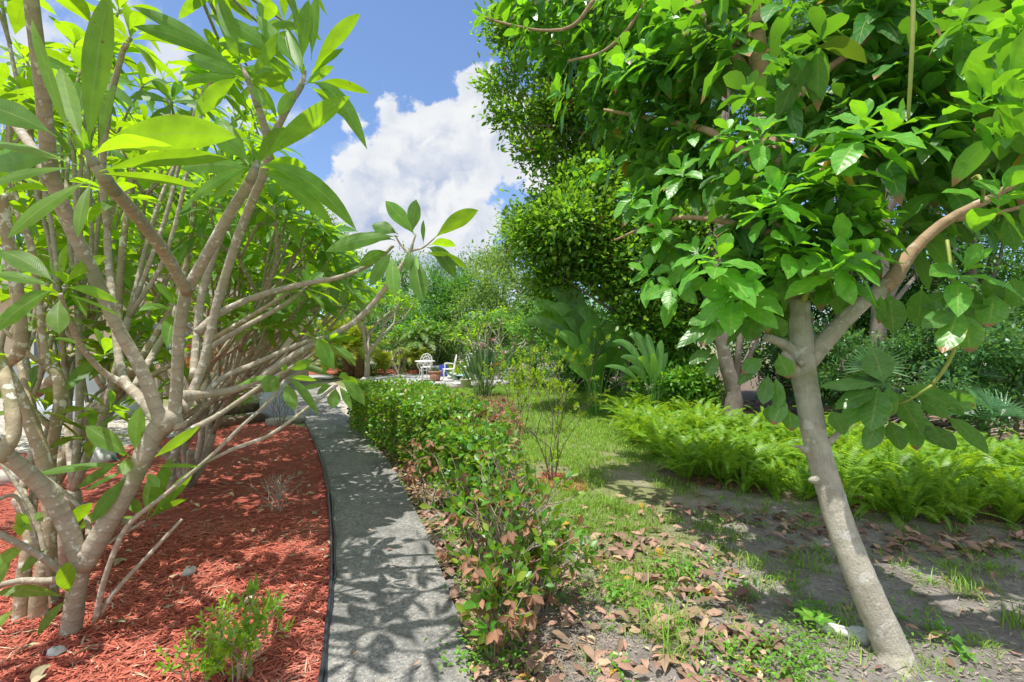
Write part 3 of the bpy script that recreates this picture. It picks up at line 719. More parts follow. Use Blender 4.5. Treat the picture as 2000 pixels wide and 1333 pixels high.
# ---- the big one beside the path, traced branch by branch
hero_at = G(137, 1242); hero_at[2] = 0
hero = thing('plumeria_tree', 'big pale barked plumeria nearest the path, forking low out of the red mulch', 'tree', hero_at)
def T3(*pts, k=1.0): return [(P(x, y, Y), r * k / math.hypot(1, (x - CX) / F)) for x, y, Y, r in pts]   # radius seen off axis
g = Geo()
wood(g, T3((132, 1262, 2.62, .108), (138, 1235, 2.62, .098), (150, 1150, 2.6, .092), (162, 1095, 2.59, .095), (168, 1078, 2.58, .08), k=.66), 14, 6, .03)
wood(g, T3((160, 1105, 2.59, .07), (128, 1020, 2.55, .072), (95, 965, 2.5, .068), (45, 915, 2.42, .066), (-30, 850, 2.3, .062), (-110, 720, 2.2, .06), k=.82), 12, 5, .03)
wood(g, T3((160, 1110, 2.59, .078), (212, 1018, 2.62, .076), (262, 930, 2.66, .07), (298, 852, 2.7, .07), (322, 825, 2.72, .085), (345, 812, 2.74, .07), k=.88), 13, 6, .03)
# limbs above the knob
wood(g, T3((318, 832, 2.7, .05), (306, 800, 2.68, .043), (275, 720, 2.64, .041), (230, 640, 2.58, .04), (185, 540, 2.5, .04), (132, 430, 2.36, .042), (100, 335, 2.2, .042), (84, 190, 2.0, .036), (66, 40, 1.85, .034), (50, -90, 1.78, .03)), 12, 5, .015)
wood(g, T3((98, 350, 2.2, .034), (70, 300, 2.3, .032), (35, 250, 2.45, .03), (-10, 190, 2.6, .028)), 9)
wood(g, T3((352, 838, 2.74, .04), (342, 812, 2.74, .042), (346, 740, 2.7, .037), (350, 650, 2.64, .036), (364, 562, 2.56, .037)), 12, 5, .015)
wood(g, T3((366, 572, 2.56, .034), (320, 492, 2.25, .033), (255, 408, 1.8, .029), (208, 355, 1.5, .025), (184, 318, 1.44, .019), (168, 296, 1.42, .008)), 12, 6, .015)
wood(g, T3((364, 570, 2.56, .034), (400, 505, 2.5, .031), (445, 425, 2.42, .030), (485, 360, 2.34, .026), (496, 335, 2.3, .020), (502, 316, 2.3, .009)), 11, 5, .015)
wood(g, T3((352, 800, 2.78, .05), (372, 775, 2.85, .035), (398, 705, 2.9, .028), (425, 590, 2.92, .029), (468, 455, 2.84, .029), (512, 345, 2.7, .027), (524, 285, 2.62, .026), (506, 215, 2.52, .020), (484, 155, 2.45, .016), (470, 128, 2.45, .007)), 10, 5, .015)
wood(g, T3((522, 292, 2.62, .022), (556, 222, 2.61, .020), (588, 168, 2.6, .016), (596, 140, 2.6, .007)), 9)
wood(g, T3((378, 740, 2.88, .03), (384, 660, 3.0, .027), (398, 560, 3.05, .027), (440, 440, 3.1, .024), (470, 380, 3.1, .02)), 9)
wood(g, T3((358, 775, 2.8, .045), (400, 770, 2.9, .032), (455, 762, 3.0, .027), (510, 738, 3.05, .023), (580, 690, 3.08, .022), (650, 655, 3.1, .021), (705, 618, 3.1, .021), (752, 565, 3.1, .019), (790, 512, 3.1, .015), (803, 488, 3.1, .011)), 10, 5, .02)
for tr in (((801, 492, 3.1, .009), (806, 476, 3.1, .008), (812, 458, 3.1, .005)), ((802, 490, 3.1, .009), (826, 484, 3.1, .007), (848, 466, 3.1, .005)), ((798, 496, 3.1, .009), (782, 478, 3.1, .007), (772, 460, 3.1, .005))): wood(g, T3(*tr), 7)
wood(g, T3((400, 768, 2.9, .025), (440, 735, 3.0, .021), (500, 710, 3.08, .018), (580, 675, 3.1, .017), (645, 657, 3.1, .016)), 8)
wood(g, T3((385, 650, 2.9, .03), (430, 612, 3.0, .026), (500, 580, 3.1, .023), (585, 557, 3.2, .021), (670, 540, 3.25, .017), (735, 510, 3.25, .014), (768, 480, 3.25, .011)), 9)
wood(g, T3((380, 700, 3.1, .026), (450, 655, 3.2, .022), (530, 610, 3.3, .019), (570, 585, 3.35, .015), (600, 560, 3.4, .012)), 8)
wood(g, T3((352, 852, 2.76, .03), (420, 815, 2.85, .018), (480, 775, 2.9, .016), (540, 735, 2.95, .014), (600, 700, 3.0, .010), (640, 668, 3.05, .008)), 8)
wood(g, T3((310, 825, 2.72, .045), (285, 790, 2.76, .04), (255, 760, 2.8, .036), (238, 748, 2.8, .03), (203, 728, 2.75, .021), (168, 690, 2.65, .02), (138, 635, 2.5, .018), (118, 575, 2.35, .014)), 9, 5, .03)
wood(g, T3((255, 765, 2.82, .03), (236, 720, 2.95, .03), (225, 640, 3.05, .03), (215, 540, 3.15, .03), (210, 450, 3.2, .027), (225, 380, 3.25, .025)), 9)
wood(g, T3((262, 760, 2.84, .03), (300, 690, 3.0, .026), (330, 640, 3.1, .024), (345, 600, 3.15, .02)), 8)
# shoot from the foot that carries the two low rosettes
wood(g, T3((186, 1215, 2.58, .020), (205, 1130, 2.56, .018), (248, 1030, 2.58, .017), (325, 965, 2.62, .0145), (410, 893, 2.7, .013), (470, 835, 2.75, .012), (525, 785, 2.78, .011), (556, 743, 2.8, .009)), 8, 5, .04)
wood(g, T3((395, 906, 2.69, .012), (450, 880, 2.75, .012), (530, 848, 2.82, .0115), (610, 790, 2.9, .0105), (659, 752, 2.95, .009)), 8, 5, .04)
wood(g, T3((188, 1210, 2.6, .02), (230, 1150, 2.62, .017), (290, 1085, 2.66, .014), (355, 1015, 2.72, .010)), 8, 5, .06)
# low stubs
wood(g, T3((150, 1130, 2.58, .03), (120, 1115, 2.5, .024), (60, 1075, 2.4, .022), (-20, 1035, 2.3, .022)), 9)
wood(g, T3((145, 1125, 2.6, .03), (95, 1135, 2.62, .026), (40, 1135, 2.6, .024), (-30, 1150, 2.55, .022)), 9)
wood(g, T3((172, 1065, 2.6, .022), (172, 1020, 2.66, .018), (150, 985, 2.7, .016), (110, 950, 2.7, .015), (60, 915, 2.7, .014), (10, 885, 2.7, .014)), 8)
wood(g, T3((190, 1075, 2.6, .016), (225, 1052, 2.66, .013), (262, 1030, 2.7, .011), (283, 1018, 2.72, .009)), 8)
wood(g, T3((75, 1080, 2.5, .016), (50, 1000, 2.5, .015), (25, 968, 2.48, .014), (-20, 985, 2.4, .014)), 8)
wood(g, T3((95, 1120, 2.55, .016), (72, 1020, 2.6, .017), (40, 960, 2.6, .015), (-15, 880, 2.6, .015)), 8)
g.build('trunk', M['plum_bark'], hero)

def hero_rosette(Y, rows, extra=None, mat='plum_leaf', r0=None):
    """rows: base px,py, tip px,py, tip depth offset, width px, arch px (up +) , roll"""
    g = Geo()
    for bx, by, tx, ty, dz, wpx, arch, roll in rows:
        B = P(bx, by, Y); T = P(tx, ty, Y + dz); Cc = (B + T) / 2 + np.array([0, 0, arch / F * Y]) + np.array([0, -.02, 0])
        ax = unit(T - B); view = unit((B + T) / 2 - np.array([0, 0, EYE]))
        S = np.cross(ax, view); S = unit(S * math.cos(roll) + np.cross(ax, S) * math.sin(roll))
        leaves(g, B, Cc, T, wpx / F * (Y + dz * .5) * view[1] / max(.45, abs(math.cos(roll))), S, PLUM, 12, .13, None, 0, 5, .075)
    if extra:
        for (x, y, d) in extra: spike(g, P(x, y, Y), d, 4, .07)
    return g.build('leaf_cluster', M[mat], hero)
# A: nearest rosette, upper left
hero_rosette(1.42, [(172, 300, 214, -20, .05, 66, 0, .15), (148, 292, 62, 36, .05, 30, 0, .5), (112, 268, -60, 205, .05, 80, 25, .35), (150, 322, -30, 275, .1, 26, 8, .9), (152, 328, -40, 370, -.02, 24, 14, .8), (176, 352, 14, 466, -.12, 36, 10, .5),
    (180, 352, 152, 464, -.08, 28, 0, .2), (162, 306, 462, 268, .22, 84, 44, .2), (196, 292, 224, 166, .1, 24, 0, .3), (178, 306, 338, 286, -.1, 34, 28, .9), (184, 340, 394, 366, .12, 24, 8, .8), (190, 336, 450, 312, .2, 40, 22, .5), (165, 290, 120, 130, .3, 50, 0, .2), (140, 300, -40, 330, .3, 50, 0, .3)], [(168, 298, (-.2, 0, 1))])
hero_rosette(2.3, [(502, 322, 684, 188, .02, 46, 12, .25), (506, 322, 696, 450, -.05, 42, 62, .25), (512, 338, 652, 442, .05, 34, 28, .3), (492, 322, 414, 270, -.05, 46, 22, .2), (488, 326, 370, 396, -.1, 24, 16, .4), (486, 328, 416, 392, -.05, 26, 8, .3), (506, 334, 640, 386, .1, 32, 16, .3), (492, 330, 352, 330, .1, 40, 16, .4), (498, 326, 560, 250, .2, 34, 10, .3), (486, 322, 430, 230, .2, 40, 0, .3), (505, 330, 600, 330, .25, 34, 14, .5)], [(499, 322, (0, 0, 1))])
hero_rosette(2.45, [(470, 142, 258, 13, .02, 34, 26, .3), (474, 142, 260, 52, -.05, 40, 30, .25), (470, 114, 428, -8, .05, 40, 0, .1), (470, 118, 444, 70, -.05, 24, 0, .2), (476, 150, 354, 158, -.02, 22, 2, .4), (488, 162, 520, 207, -.06, 22, 0, .2), (482, 162, 566, 152, .05, 34, -6, .5), (490, 118, 508, 98, -.1, 26, 6, .3), (474, 150, 365, 110, .15, 40, 6, .3), (470, 150, 380, 230, .15, 40, 16, .3), (486, 156, 560, 60, .2, 30, 0, .4)], [(466, 125, (-.2, 0, 1))])
hero_rosette(2.6, [(577, 130, 500, 29, .0, 36, 4, .2), (590, 124, 603, 0, .0, 36, 0, .15), (608, 118, 620, -10, .1, 26, 0, .5), (608, 140, 704, 27, .0, 34, 10, .3), (580, 137, 408, 29, .05, 40, 22, .25), (576, 140, 422, 85, .1, 28, 18, .3), (602, 150, 672, 95, .0, 16, 2, .6), (610, 164, 722, 184, -.02, 22, 14, .5), (604, 162, 717, 292, -.05, 36, 66, .25), (582, 172, 544, 226, -.06, 28, 2, .2), (594, 168, 652, 130, .1, 22, 0, .3), (562, 158, 482, 130, .1, 28, 4, .4), (604, 170, 690, 240, .15, 30, 16, .3), (598, 160, 560, 50, .2, 30, 0, .3)], [(591, 150, (.1, 0, 1))])
hero_rosette(3.1, [(812, 462, 753, 393, -.02, 32, 6, .2), (806, 455, 813, 390, .05, 28, 0, .3), (846, 468, 934, 411, -.02, 32, 10, .3), (838, 480, 891, 481, -.05, 18, 10, .7), (828, 494, 914, 524, -.06, 20, 10, .6), (834, 484, 892, 547, -.05, 30, 30, .3), (778, 462, 636, 492, -.08, 32, 16, .5), (778, 458, 726, 440, .02, 28, 6, .5), (827, 478, 827, 430, .02, 9, 0, .4), (765, 500, 771, 580, -.1, 30, 6, .15), (806, 496, 826, 590, -.12, 38, 6, .15), (800, 488, 797, 530, -.05, 18, 6, .3), (812, 490, 817, 528, -.15, 7, 0, .2), (772, 470, 690, 470, .1, 24, 14, .5), (768, 490, 722, 560, -.05, 26, 8, .3), (760, 492, 700, 520, .1, 26, 10, .4)])
hero_rosette(2.8, [(548, 736, 518, 768, -.05, 40, 12, .2), (557, 745, 577, 801, -.08, 27, 4, .15), (560, 739, 622, 812, -.05, 19, 26, .3), (562, 739, 619, 744, .0, 12, 6, .6), (548, 736, 464, 754, .02, 11, 12, .6), (557, 728, 558, 712, -.02, 12, 0, .3), (564, 722, 610, 704, .05, 22, -4, .3)])
hero_rosette(2.95, [(656, 729, 621, 661, -.02, 33, 2, .15), (652, 738, 589, 716, .0, 15, 9, .5), (660, 738, 684, 742, -.1, 16, 10, .5), (648, 750, 582, 762, -.02, 11, 5, .6), (656, 756, 651, 798, -.07, 27, 2, .15), (662, 754, 687, 800, -.06, 15, 9, .3), (666, 745, 713, 792, -.04, 26, 18, .3), (651, 752, 619, 772, -.04, 13, 9, .4), (664, 748, 700, 752, .05, 20, 10, .5)])
hero_rosette(2.35, [(110, 555, 2, 492, .05, 56, 22, .3), (105, 560, -16, 533, -.05, 30, 6, .4), (108, 565, -14, 652, -.05, 40, 16, .5), (117, 584, 116, 652, -.08, 48, 2, .1), (120, 550, 131, 478, .05, 18, 0, .4), (116, 552, 98, 506, .0, 7, 0, .3), (128, 562, 232, 592, .05, 26, 16, .4), (126, 574, 240, 620, .0, 8, 10, .5), (122, 558, 210, 500, .2, 30, 10, .4), (108, 570, 30, 600, .1, 34, 10, .4)])
# low sprouts on the trunk
hero_rosette(2.62, [(256, 893, 168, 832, -.05, 48, 6, .2), (264, 885, 274, 795, .05, 36, 0, .15), (296, 897, 391, 831, -.02, 24, -4, .3), (246, 905, 62, 929, -.1, 20, 10, .6), (252, 928, 178, 1022, -.08, 34, 6, .3), (250, 918, 168, 960, -.1, 12, 8, .6), (250, 892, 246, 928, -.12, 34, 4, .2), (300, 912, 392, 912, .02, 10, 6, .6), (285, 925, 312, 952, -.03, 24, 6, .3), (240, 900, 150, 955, .1, 24, 6, .4)])
hero_rosette(2.72, [(286, 1014, 336, 892, .02, 32, -4, .2), (290, 1014, 381, 914, .0, 28, -8, .3), (292, 1014, 367, 974, -.06, 16, 10, .6), (282, 1012, 260, 972, -.05, 20, 4, .4), (278, 1014, 240, 1010, .02, 8, 4, .6), (284, 1006, 300, 925, .1, 24, 0, .3), (276, 1008, 250, 975, .1, 20, 4, .4)])
hero_rosette(2.66, [(150, 1046, 124, 1042, -.03, 8, 2, .6), (126, 1042, 180, 982, -.04, 34, 8, .2), (150, 1040, 206, 990, .05, 24, 0, .3)])
hero_rosette(2.5, [(132, 1168, -10, 1160, -.12, 34, 24, .4), (134, 1172, 73, 1242, -.08, 26, 16, .3), (136, 1160, 130, 1098, -.1, 44, -4, .1), (30, 1190, -12, 1230, -.1, 24, 6, .3)])
hero_rosette(2.45, [(40, 1052, 50, 1005, -.02, 30, 0, .2), (66, 1040, 35, 1000, .0, 26, 0, .2), (95, 1070, 40, 1120, -.05, 24, 6, .4), (85, 1020, 75, 1000, .1, 20, 0, .2), (60, 1060, -10, 1110, -.1, 34, 10, .3), (30, 1080, -20, 1160, -.1, 30, 6, .2)])
for (x, y, Y, ax, n, L) in ((60, -60, 1.8, (-.2, 0, 1), 11, .28), (255, 72, 2.9, (.2, .1, 1), 13, .33), (-20, 190, 2.6, (-.3, 0, 1), 12, .3), (225, 380, 3.25, (.1, 0, 1), 11, .28), (470, 380, 3.1, (.2, 0, 1), 11, .28), (345, 600, 3.15, (.3, -.2, 1), 9, .24), (600, 560, 3.4, (.5, .1, .8), 11, .26), (640, 668, 3.05, (.6, 0, .6), 9, .2), (-110, 720, 2.2, (-.2, 0, 1), 8, .28)):
    g = Geo(); plum_rosette(g, P(x, y, Y), np.array(ax), n, L, .088, R, 8, 5); spike(g, P(x, y, Y), ax); g.build('leaf_cluster', M['plum_leaf'], hero)
g = Geo(); wood(g, T3((240, 100, 2.92, .02), (255, 74, 2.9, .016)), 8); wood(g, T3((210, 450, 3.2, .028), (200, 330, 3.1, .026), (215, 200, 3.0, .023), (240, 100, 2.92, .02)), 8)
g.build('branch', M['plum_bark'], hero)

# green tips of the traced limbs
for tr in (((222, 374, 1.56, .0272), (206, 350, 1.49, .0262), (184, 318, 1.44, .021), (167, 294, 1.42, .010)), ((488, 354, 2.33, .0268), (497, 333, 2.3, .0215), (502, 314, 2.3, .010)), ((504, 210, 2.51, .0205), (494, 180, 2.48, .0185), (484, 155, 2.45, .017), (469, 126, 2.45, .008)), ((574, 190, 2.605, .0192), (588, 168, 2.6, .017), (596, 139, 2.6, .008)), ((795, 502, 3.1, .0142), (803, 487, 3.1, .0120), (806, 476, 3.1, .008))):
    g = Geo(); wood(g, T3(*tr), 11); g.build('green_tip', M['plum_green'], hero)
# unseen boughs added above the picture to cast leaf shadows on the path
hub = np.array([-1.95, 2.0, 3.75]); g = Geo(); wood(g, [(P(50, -90, 1.78), .030), (np.array([-1.85, 1.85, 3.4]), .029), (hub, .027)], 9)
hub2 = np.array([-2.1, 2.9, 4.25]); wood(g, [(hub, .025), ((hub + hub2) / 2 + [0, 0, .05], .024), (hub2, .022)], 9); g.build('branch', M['plum_bark'], hero)
ro = np.random.default_rng(15)
for (x, y, z) in ((745, 1240, 3.7), (815, 1127, 3.85), (752, 1005, 4.1), (705, 1300, 3.6), (835, 1285, 3.6), (690, 1140, 3.8), (770, 1190, 4.1), (705, 1060, 4.0), (830, 1060, 4.1), (725, 945, 4.4), (690, 900, 4.7), (780, 965, 4.5), (660, 860, 5.0), (860, 1220, 3.8), (720, 1100, 4.2), (680, 1000, 4.4)):
    q = G(x, y); T = np.array([q[0] + SUN[0] / SUN[2] * z, q[1] + SUN[1] / SUN[2] * z, z]); hb_ = hub2 if T[1] > 2.7 else hub
    g = Geo(); m1 = hb_ * .55 + T * .45 + [0, 0, -.10]; wood(g, [(hb_, .017), (m1, .014), (T, .009)], 7); g.build('branch', M['plum_bark'], hero)
    g = Geo(); plum_rosette(g, T, unit(T - m1 + [0, 0, .2]), int(ro.integers(9, 13)), ro.uniform(.28, .34), .088, ro, 7, 3); g.build('leaf_cluster', M['plum_leaf'], hero)

# ---- older plumeria with several trunks close behind it
old_at = G(70, 1222); old_at[2] = 0
old = thing('plumeria_tree', 'old knobby plumeria with several lichen spotted trunks just behind the nearest plumeria', 'tree', old_at)
g = Geo()
wood(g, T3((72, 1232, 2.78, .062), (78, 1140, 2.78, .056), (95, 1050, 2.82, .052), (92, 930, 2.85, .056), (62, 830, 2.85, .052), (30, 760, 2.8, .046), (2, 705, 2.75, .045)), 11, 5, .04)
wood(g, T3((40, 1236, 2.74, .055), (45, 1130, 2.76, .05), (60, 1040, 2.8, .045), (40, 960, 2.9, .04)), 10, 5, .04)
wood(g, T3((105, 1226, 2.9, .05), (100, 1120, 2.95, .045), (98, 985, 3.0, .042), (100, 880, 3.0, .042), (118, 790, 3.0, .046), (112, 735, 3.0, .046), (92, 715, 3.0, .04)), 11, 5, .05)
wood(g, T3((92, 715, 3.0, .034), (84, 660, 3.0, .026), (75, 590, 2.95, .026), (60, 480, 2.9, .027), (25, 395, 2.85, .026), (-5, 340, 2.8, .024)), 10)
wood(g, T3((92, 712, 3.0, .026), (65, 700, 2.95, .02), (35, 670, 2.9, .018), (-20, 620, 2.85, .018)), 8)
wood(g, T3((8, 712, 2.75, .05), (35, 690, 2.72, .044), (40, 640, 2.7, .042), (32, 560, 2.68, .042), (10, 430, 2.6, .04), (2, 380, 2.55, .036)), 11, 5, .03)
wood(g, T3((0, 700, 2.4, .035), (22, 790, 2.3, .04), (25, 850, 2.25, .042), (-5, 900, 2.2, .045)), 10)
wood(g, T3((62, 830, 2.85, .034), (45, 740, 2.95, .026), (30, 660, 3.0, .024), (38, 560, 3.05, .022)), 9)
wood(g, T3((100, 835, 3.0, .03), (75, 812, 3.0, .024), (55, 790, 3.0, .024)), 8)
# leaning dark trunk
wood(g, T3((95, 960, 3.35, .07), (130, 890, 3.4, .066), (170, 815, 3.45, .07), (205, 785, 3.5, .066), (235, 745, 3.5, .05), (262, 720, 3.5, .045)), 12, 5, .05)
wood(g, T3((262, 720, 3.5, .03), (300, 660, 3.55, .026), (350, 570, 3.6, .026), (372, 470, 3.65, .024), (380, 380, 3.7, .022)), 9)
wood(g, T3((240, 742, 3.5, .03), (232, 640, 3.55, .03), (236, 520, 3.55, .03), (250, 400, 3.6, .028), (262, 320, 3.6, .024)), 9)
wood(g, T3((20, 790, 3.9, .075), (70, 765, 3.95, .075), (115, 735, 4.0, .07), (150, 680, 4.0, .055), (185, 605, 4.0, .05), (215, 520, 4.0, .045)), 12, 5, .04)
wood(g, T3((250, 760, 3.5, .03), (330, 715, 3.6, .024), (420, 660, 3.7, .024), (520, 600, 3.8, .02), (580, 560, 3.9, .016)), 9)
g.build('trunk', M['plum_old'], old)
rr = np.random.default_rng(5)
for (x, y, Y) in ((-5, 335, 2.8), (2, 375, 2.55), (38, 555, 3.05), (380, 375, 3.7), (262, 315, 3.6), (215, 515, 4.0), (580, 556, 3.9), (-20, 615, 2.85), (205, 690, 3.2), (150, 560, 3.5), (320, 470, 3.9), (120, 640, 3.4), (60, 760, 3.4), (90, 800, 3.0), (215, 800, 3.0), (180, 850, 3.1), (300, 770, 3.4), (110, 700, 3.7), (240, 640, 3.8), (150, 440, 3.8), (410, 600, 3.9), (340, 700, 3.9)):
    g = Geo(); plum_rosette(g, P(x, y, Y), np.array([rr.normal(.1, .3), rr.normal(-.1, .3), 1]), int(rr.integers(6, 11)), rr.uniform(.2, .29), .082, rr, 7, 5)
    g.build('leaf_cluster', M['plum_leaf'], old)

# ---- the grove behind: one tree after another
keep = lambda q: (q[0] / q[1] * F + CX) < np.interp(CY - (q[2] - EYE) / q[1] * F, [0, 380, 430, 560, 640, 900], [470, 560, 640, 700, 640, 560])
for (x, y, h, seed, lev, ns, lean, rr0, lab) in (
    (-3.45, 4.9, 3.4, 22, 4, 2, (.30, 0), .065, 'plumeria with low spreading branches behind the forked nearest plumeria'),
    (-4.0, 6.1, 3.7, 24, 4, 3, (.32, 0), .06, 'wide plumeria whose branches lean right toward the path near the sleepers'),
    (-5.6, 6.6, 4.6, 25, 4, 3, (.1, 0), .07, 'plumeria in the middle of the grove in front of the beige house'),
    (-5.2, 8.2, 3.7, 26, 4, 4, (.30, 0), .06, 'plumeria leaning over the sleepers and gravel toward the path'),
    (-6.6, 9.0, 4.6, 27, 4, 3, (.1, 0), .07, 'far plumeria beside the corner of the beige house'),
    (-6.7, 10.6, 3.6, 28, 4, 3, (.25, 0), .06, 'plumeria at the back of the grove beyond the upturned cart')):
    plumeria((x, y, 0), h, seed, lab, lev, ns, lean, rr0 * .62, 11, .31, .084, spread=.62, cut=keep)

# ---- low streaming branches that fill the middle of the grove
def streaming(base, rows, label, rng, r0=.05):
    base = np.asarray(base, float); t = thing('plumeria_tree', label, 'tree', base); gw, gl = Geo(), Geo()
    fk = [base + np.array([rng.normal(0, .12), rng.normal(0, .12), rng.uniform(.3, .6)]) for _ in range(5)]
    for f in fk: wood(gw, [(base, r0), ((base + f) / 2 + rng.normal(0, .02, 3), r0 * .9), (f, r0 * .7)], 8, 4, .03, 0, rng)
    rows = sorted(rows, key=lambda q: math.atan2(CY - q[1], q[0] - 250))
    for gi in range(0, len(rows), 4):                 # four tips share one limb
        grp = rows[gi:gi + 4]; f = fk[int(rng.integers(5))]; cen = np.mean([P(*q) for q in grp], axis=0); nd = f + (cen - f) * .45 + rng.normal(0, .04, 3); nd[2] -= .05
        wood(gw, [(f, .026), ((f + nd) / 2 + rng.normal(0, .03, 3), .024), (nd, .021)], 8, 4, .03, 0, rng)
        tips_ = [(nd, q) for q in grp]
        streaming_tips(gw, gl, tips_, rng)
    gw.build('trunk', M['plum_bark'], t); gl.build('crown', M['plum_leaf'], t)
def streaming_tips(gw, gl, tips_, rng):
    for f, (x, y, Y) in tips_:
        T = P(x, y, Y); v = T - f; L = np.linalg.norm(v)
        m1 = f + v * .35 + np.array([0, 0, -.10 * L]) * (1 if T[0] > f[0] + .5 else -.4) + rng.normal(0, .04, 3); m2 = f + v * .75 + np.array([0, 0, -.07 * L]) * (1 if T[0] > f[0] + .5 else -.3) + rng.normal(0, .04, 3)
        wood(gw, [(f, .017), (m1, .015), (m2, .012), (T, .009)], 7, 4, .02, 0, rng)
        ax = unit(T - m2 + np.array([0, 0, .15 * L]))
        plum_rosette(gl, T, ax, int(rng.integers(10, 15)), rng.uniform(.27, .34), .088, rng, 6, 3); spike(gl, T, ax, 2, .09, rng)
        if rng.random() < .5:
            q = m2 + (T - m2) * .3; T2 = q + unit(ax + rng.normal(0, .5, 3)) * rng.uniform(.2, .4); wood(gw, [(q, .013), ((q + T2) / 2 + [0, 0, .02], .011), (T2, .009)], 6, 3, .02, 0, rng)
            plum_rosette(gl, T2, T2 - q, int(rng.integers(9, 13)), rng.uniform(.25, .31), .084, rng, 6, 3)
r7 = np.random.default_rng(77)
mid = [(x, y, r7.uniform(4.2, 6.2)) for x, y in rand_in([(400, 440), (560, 420), (650, 470), (720, 560), (720, 640), (620, 680), (480, 640), (400, 560)], 34, r7)]
streaming((-3.55, 5.3, 0), mid[:16] + [(610, 430, 4.1), (640, 455, 4.2), (590, 470, 4.3), (650, 500, 4.6), (560, 425, 3.9), (535, 400, 3.7), (620, 560, 5.0), (680, 590, 5.1), (560, 390, 4.3), (600, 400, 4.6)], 'plumeria with a spray of long low branches reaching right above the mulch', r7)
streaming((-4.3, 6.7, 0), mid[16:] + [(x, y, 7.0) for x, y in ((690, 560), (640, 520), (560, 580), (520, 540), (610, 545))], 'plumeria with arching side branches behind the twig shrub and the cart', r7)
hi = [(x, y, r7.uniform(2.9, 4.6)) for x, y in rand_in([(-60, -60), (420, -60), (440, 120), (460, 300), (430, 400), (-60, 420)], 13, r7)]
lowr = [(x, y, r7.uniform(3.3, 5.0)) for x, y in rand_in([(0, 440), (360, 430), (400, 560), (330, 720), (150, 780), (0, 700)], 22, r7)]
streaming((-3.1, 3.3, 0), hi + lowr, 'many stemmed plumeria whose leafy tops fill the upper left of the view', r7, .06)
# ------------------------------------------------------------------ avocado tree on the right
av_at = np.array([1.90, 2.43, 0.]); 
avo = thing('avocado_tree', 'leaning avocado tree with smooth tan trunk and broad glossy leaves beside the fern bed', 'tree', av_at)
g = Geo()
wood(g, T3((1770, 1362, 2.32, .195), (1764, 1338, 2.36, .158), (1756, 1312, 2.40, .134), (1744, 1275, 2.44, .122), (1727, 1235, 2.46, .114), (1690, 1150, 2.5, .104), (1650, 1050, 2.57, .097), (1618, 950, 2.64, .092), (1594, 865, 2.7, .087), (1580, 790, 2.76, .088), (1570, 735, 2.8, .09), (1566, 700, 2.82, .10), (1566, 668, 2.84, .088), (1563, 630, 2.86, .078), (1564, 590, 2.88, .070), k=.86), 18, 6, .02)
g.build('trunk', M['avo_bark'], avo)
g = Geo()
wood(g, T3((1578, 712, 2.82, .06), (1604, 676, 2.8, .066), (1645, 630, 2.76, .060), (1690, 588, 2.72, .056), (1738, 552, 2.7, .055), k=.9), 14, 6, .02)
g.build('branch', M['avo_bark'], avo); g = Geo()
wood(g, T3((1556, 700, 2.82, .06), (1535, 676, 2.8, .036), (1512, 664, 2.76, .027), (1496, 660, 2.74, .024)), 11, 5, .02)
wood(g, T3((1560, 735, 2.8, .05), (1543, 705, 2.76, .03), (1530, 690, 2.74, .018)), 10)
wood(g, T3((1566, 712, 2.74, .02), (1563, 706, 2.715, .019)), 10)
g.build('branch_stub', M['avo_bark'], avo); g = Geo()
wood(g, T3((1575, 880, 2.63, .03), (1562, 874, 2.6, .01), (1549, 872, 2.58, .006)), 8); g.build('branch_stub', M['avo_bark'], avo); g = Geo(); wood(g, T3((1592, 938, 2.58, .03), (1583, 938, 2.55, .014)), 8)
g.build('branch_stub', M['avo_bark'], avo); g = Geo()
wood(g, T3((1616, 866, 2.68, .024), (1650, 836, 2.66, .017), (1682, 812, 2.64, .014), (1735, 790, 2.6, .011)), 9)
g.build('branch', M['avo_bark'], avo)

g = Geo()
wood(g, T3((1725, 566, 2.70, .05), (1745, 545, 2.7, .058), (1760, 520, 2.7, .050), (1785, 488, 2.7, .041), (1822, 452, 2.7, .038), (1862, 424, 2.68, .037), (1905, 402, 2.66, .035), (1940, 384, 2.64, .03), (1990, 350, 2.6, .028), (2060, 280, 2.6, .025)), 12, 5, .03)
wood(g, T3((1862, 428, 2.68, .026), (1905, 424, 2.66, .020), (1950, 416, 2.64, .017), (2020, 398, 2.6, .015)), 9)
wood(g, T3((1560, 600, 2.9, .055), (1540, 470, 3.1, .075), (1512, 330, 3.3, .080), (1490, 170, 3.5, .078), (1468, 20, 3.6, .074), (1455, -120, 3.7, .07), (1440, -500, 3.9, .05)), 13, 5, .03)
wood(g, T3((1492, 190, 3.5, .05), (1400, 60, 3.8, .045), (1300, -60, 4.1, .04), (1200, -150, 4.4, .03)), 9)
wood(g, T3((1515, 340, 3.3, .05), (1440, 290, 3.5, .036), (1380, 255, 3.8, .03), (1290, 235, 4.2, .024), (1180, 215, 4.6, .014)), 9)
wood(g, T3((1540, 470, 3.1, .04), (1450, 440, 3.3, .026), (1340, 425, 3.6, .019), (1270, 440, 3.9, .014), (1200, 470, 4.1, .009)), 9)
wood(g, T3((1500, 250, 3.4, .04), (1600, 150, 3.3, .035), (1720, 60, 3.2, .03), (1850, -80, 3.1, .026), (2000, -300, 3.1, .02)), 9)
wood(g, T3((1160, 0, 4.5, .022), (1120, 50, 4.6, .018), (1060, 60, 4.7, .014), (980, 45, 4.8, .012), (930, 28, 4.9, .009)), 8)
wood(g, T3((1290, -60, 4.1, .026), (1240, 40, 4.3, .02), (1180, 100, 4.5, .016), (1110, 120, 4.7, .012)), 8)
g.build('limb', M['avo_limb'], avo)
g = Geo()
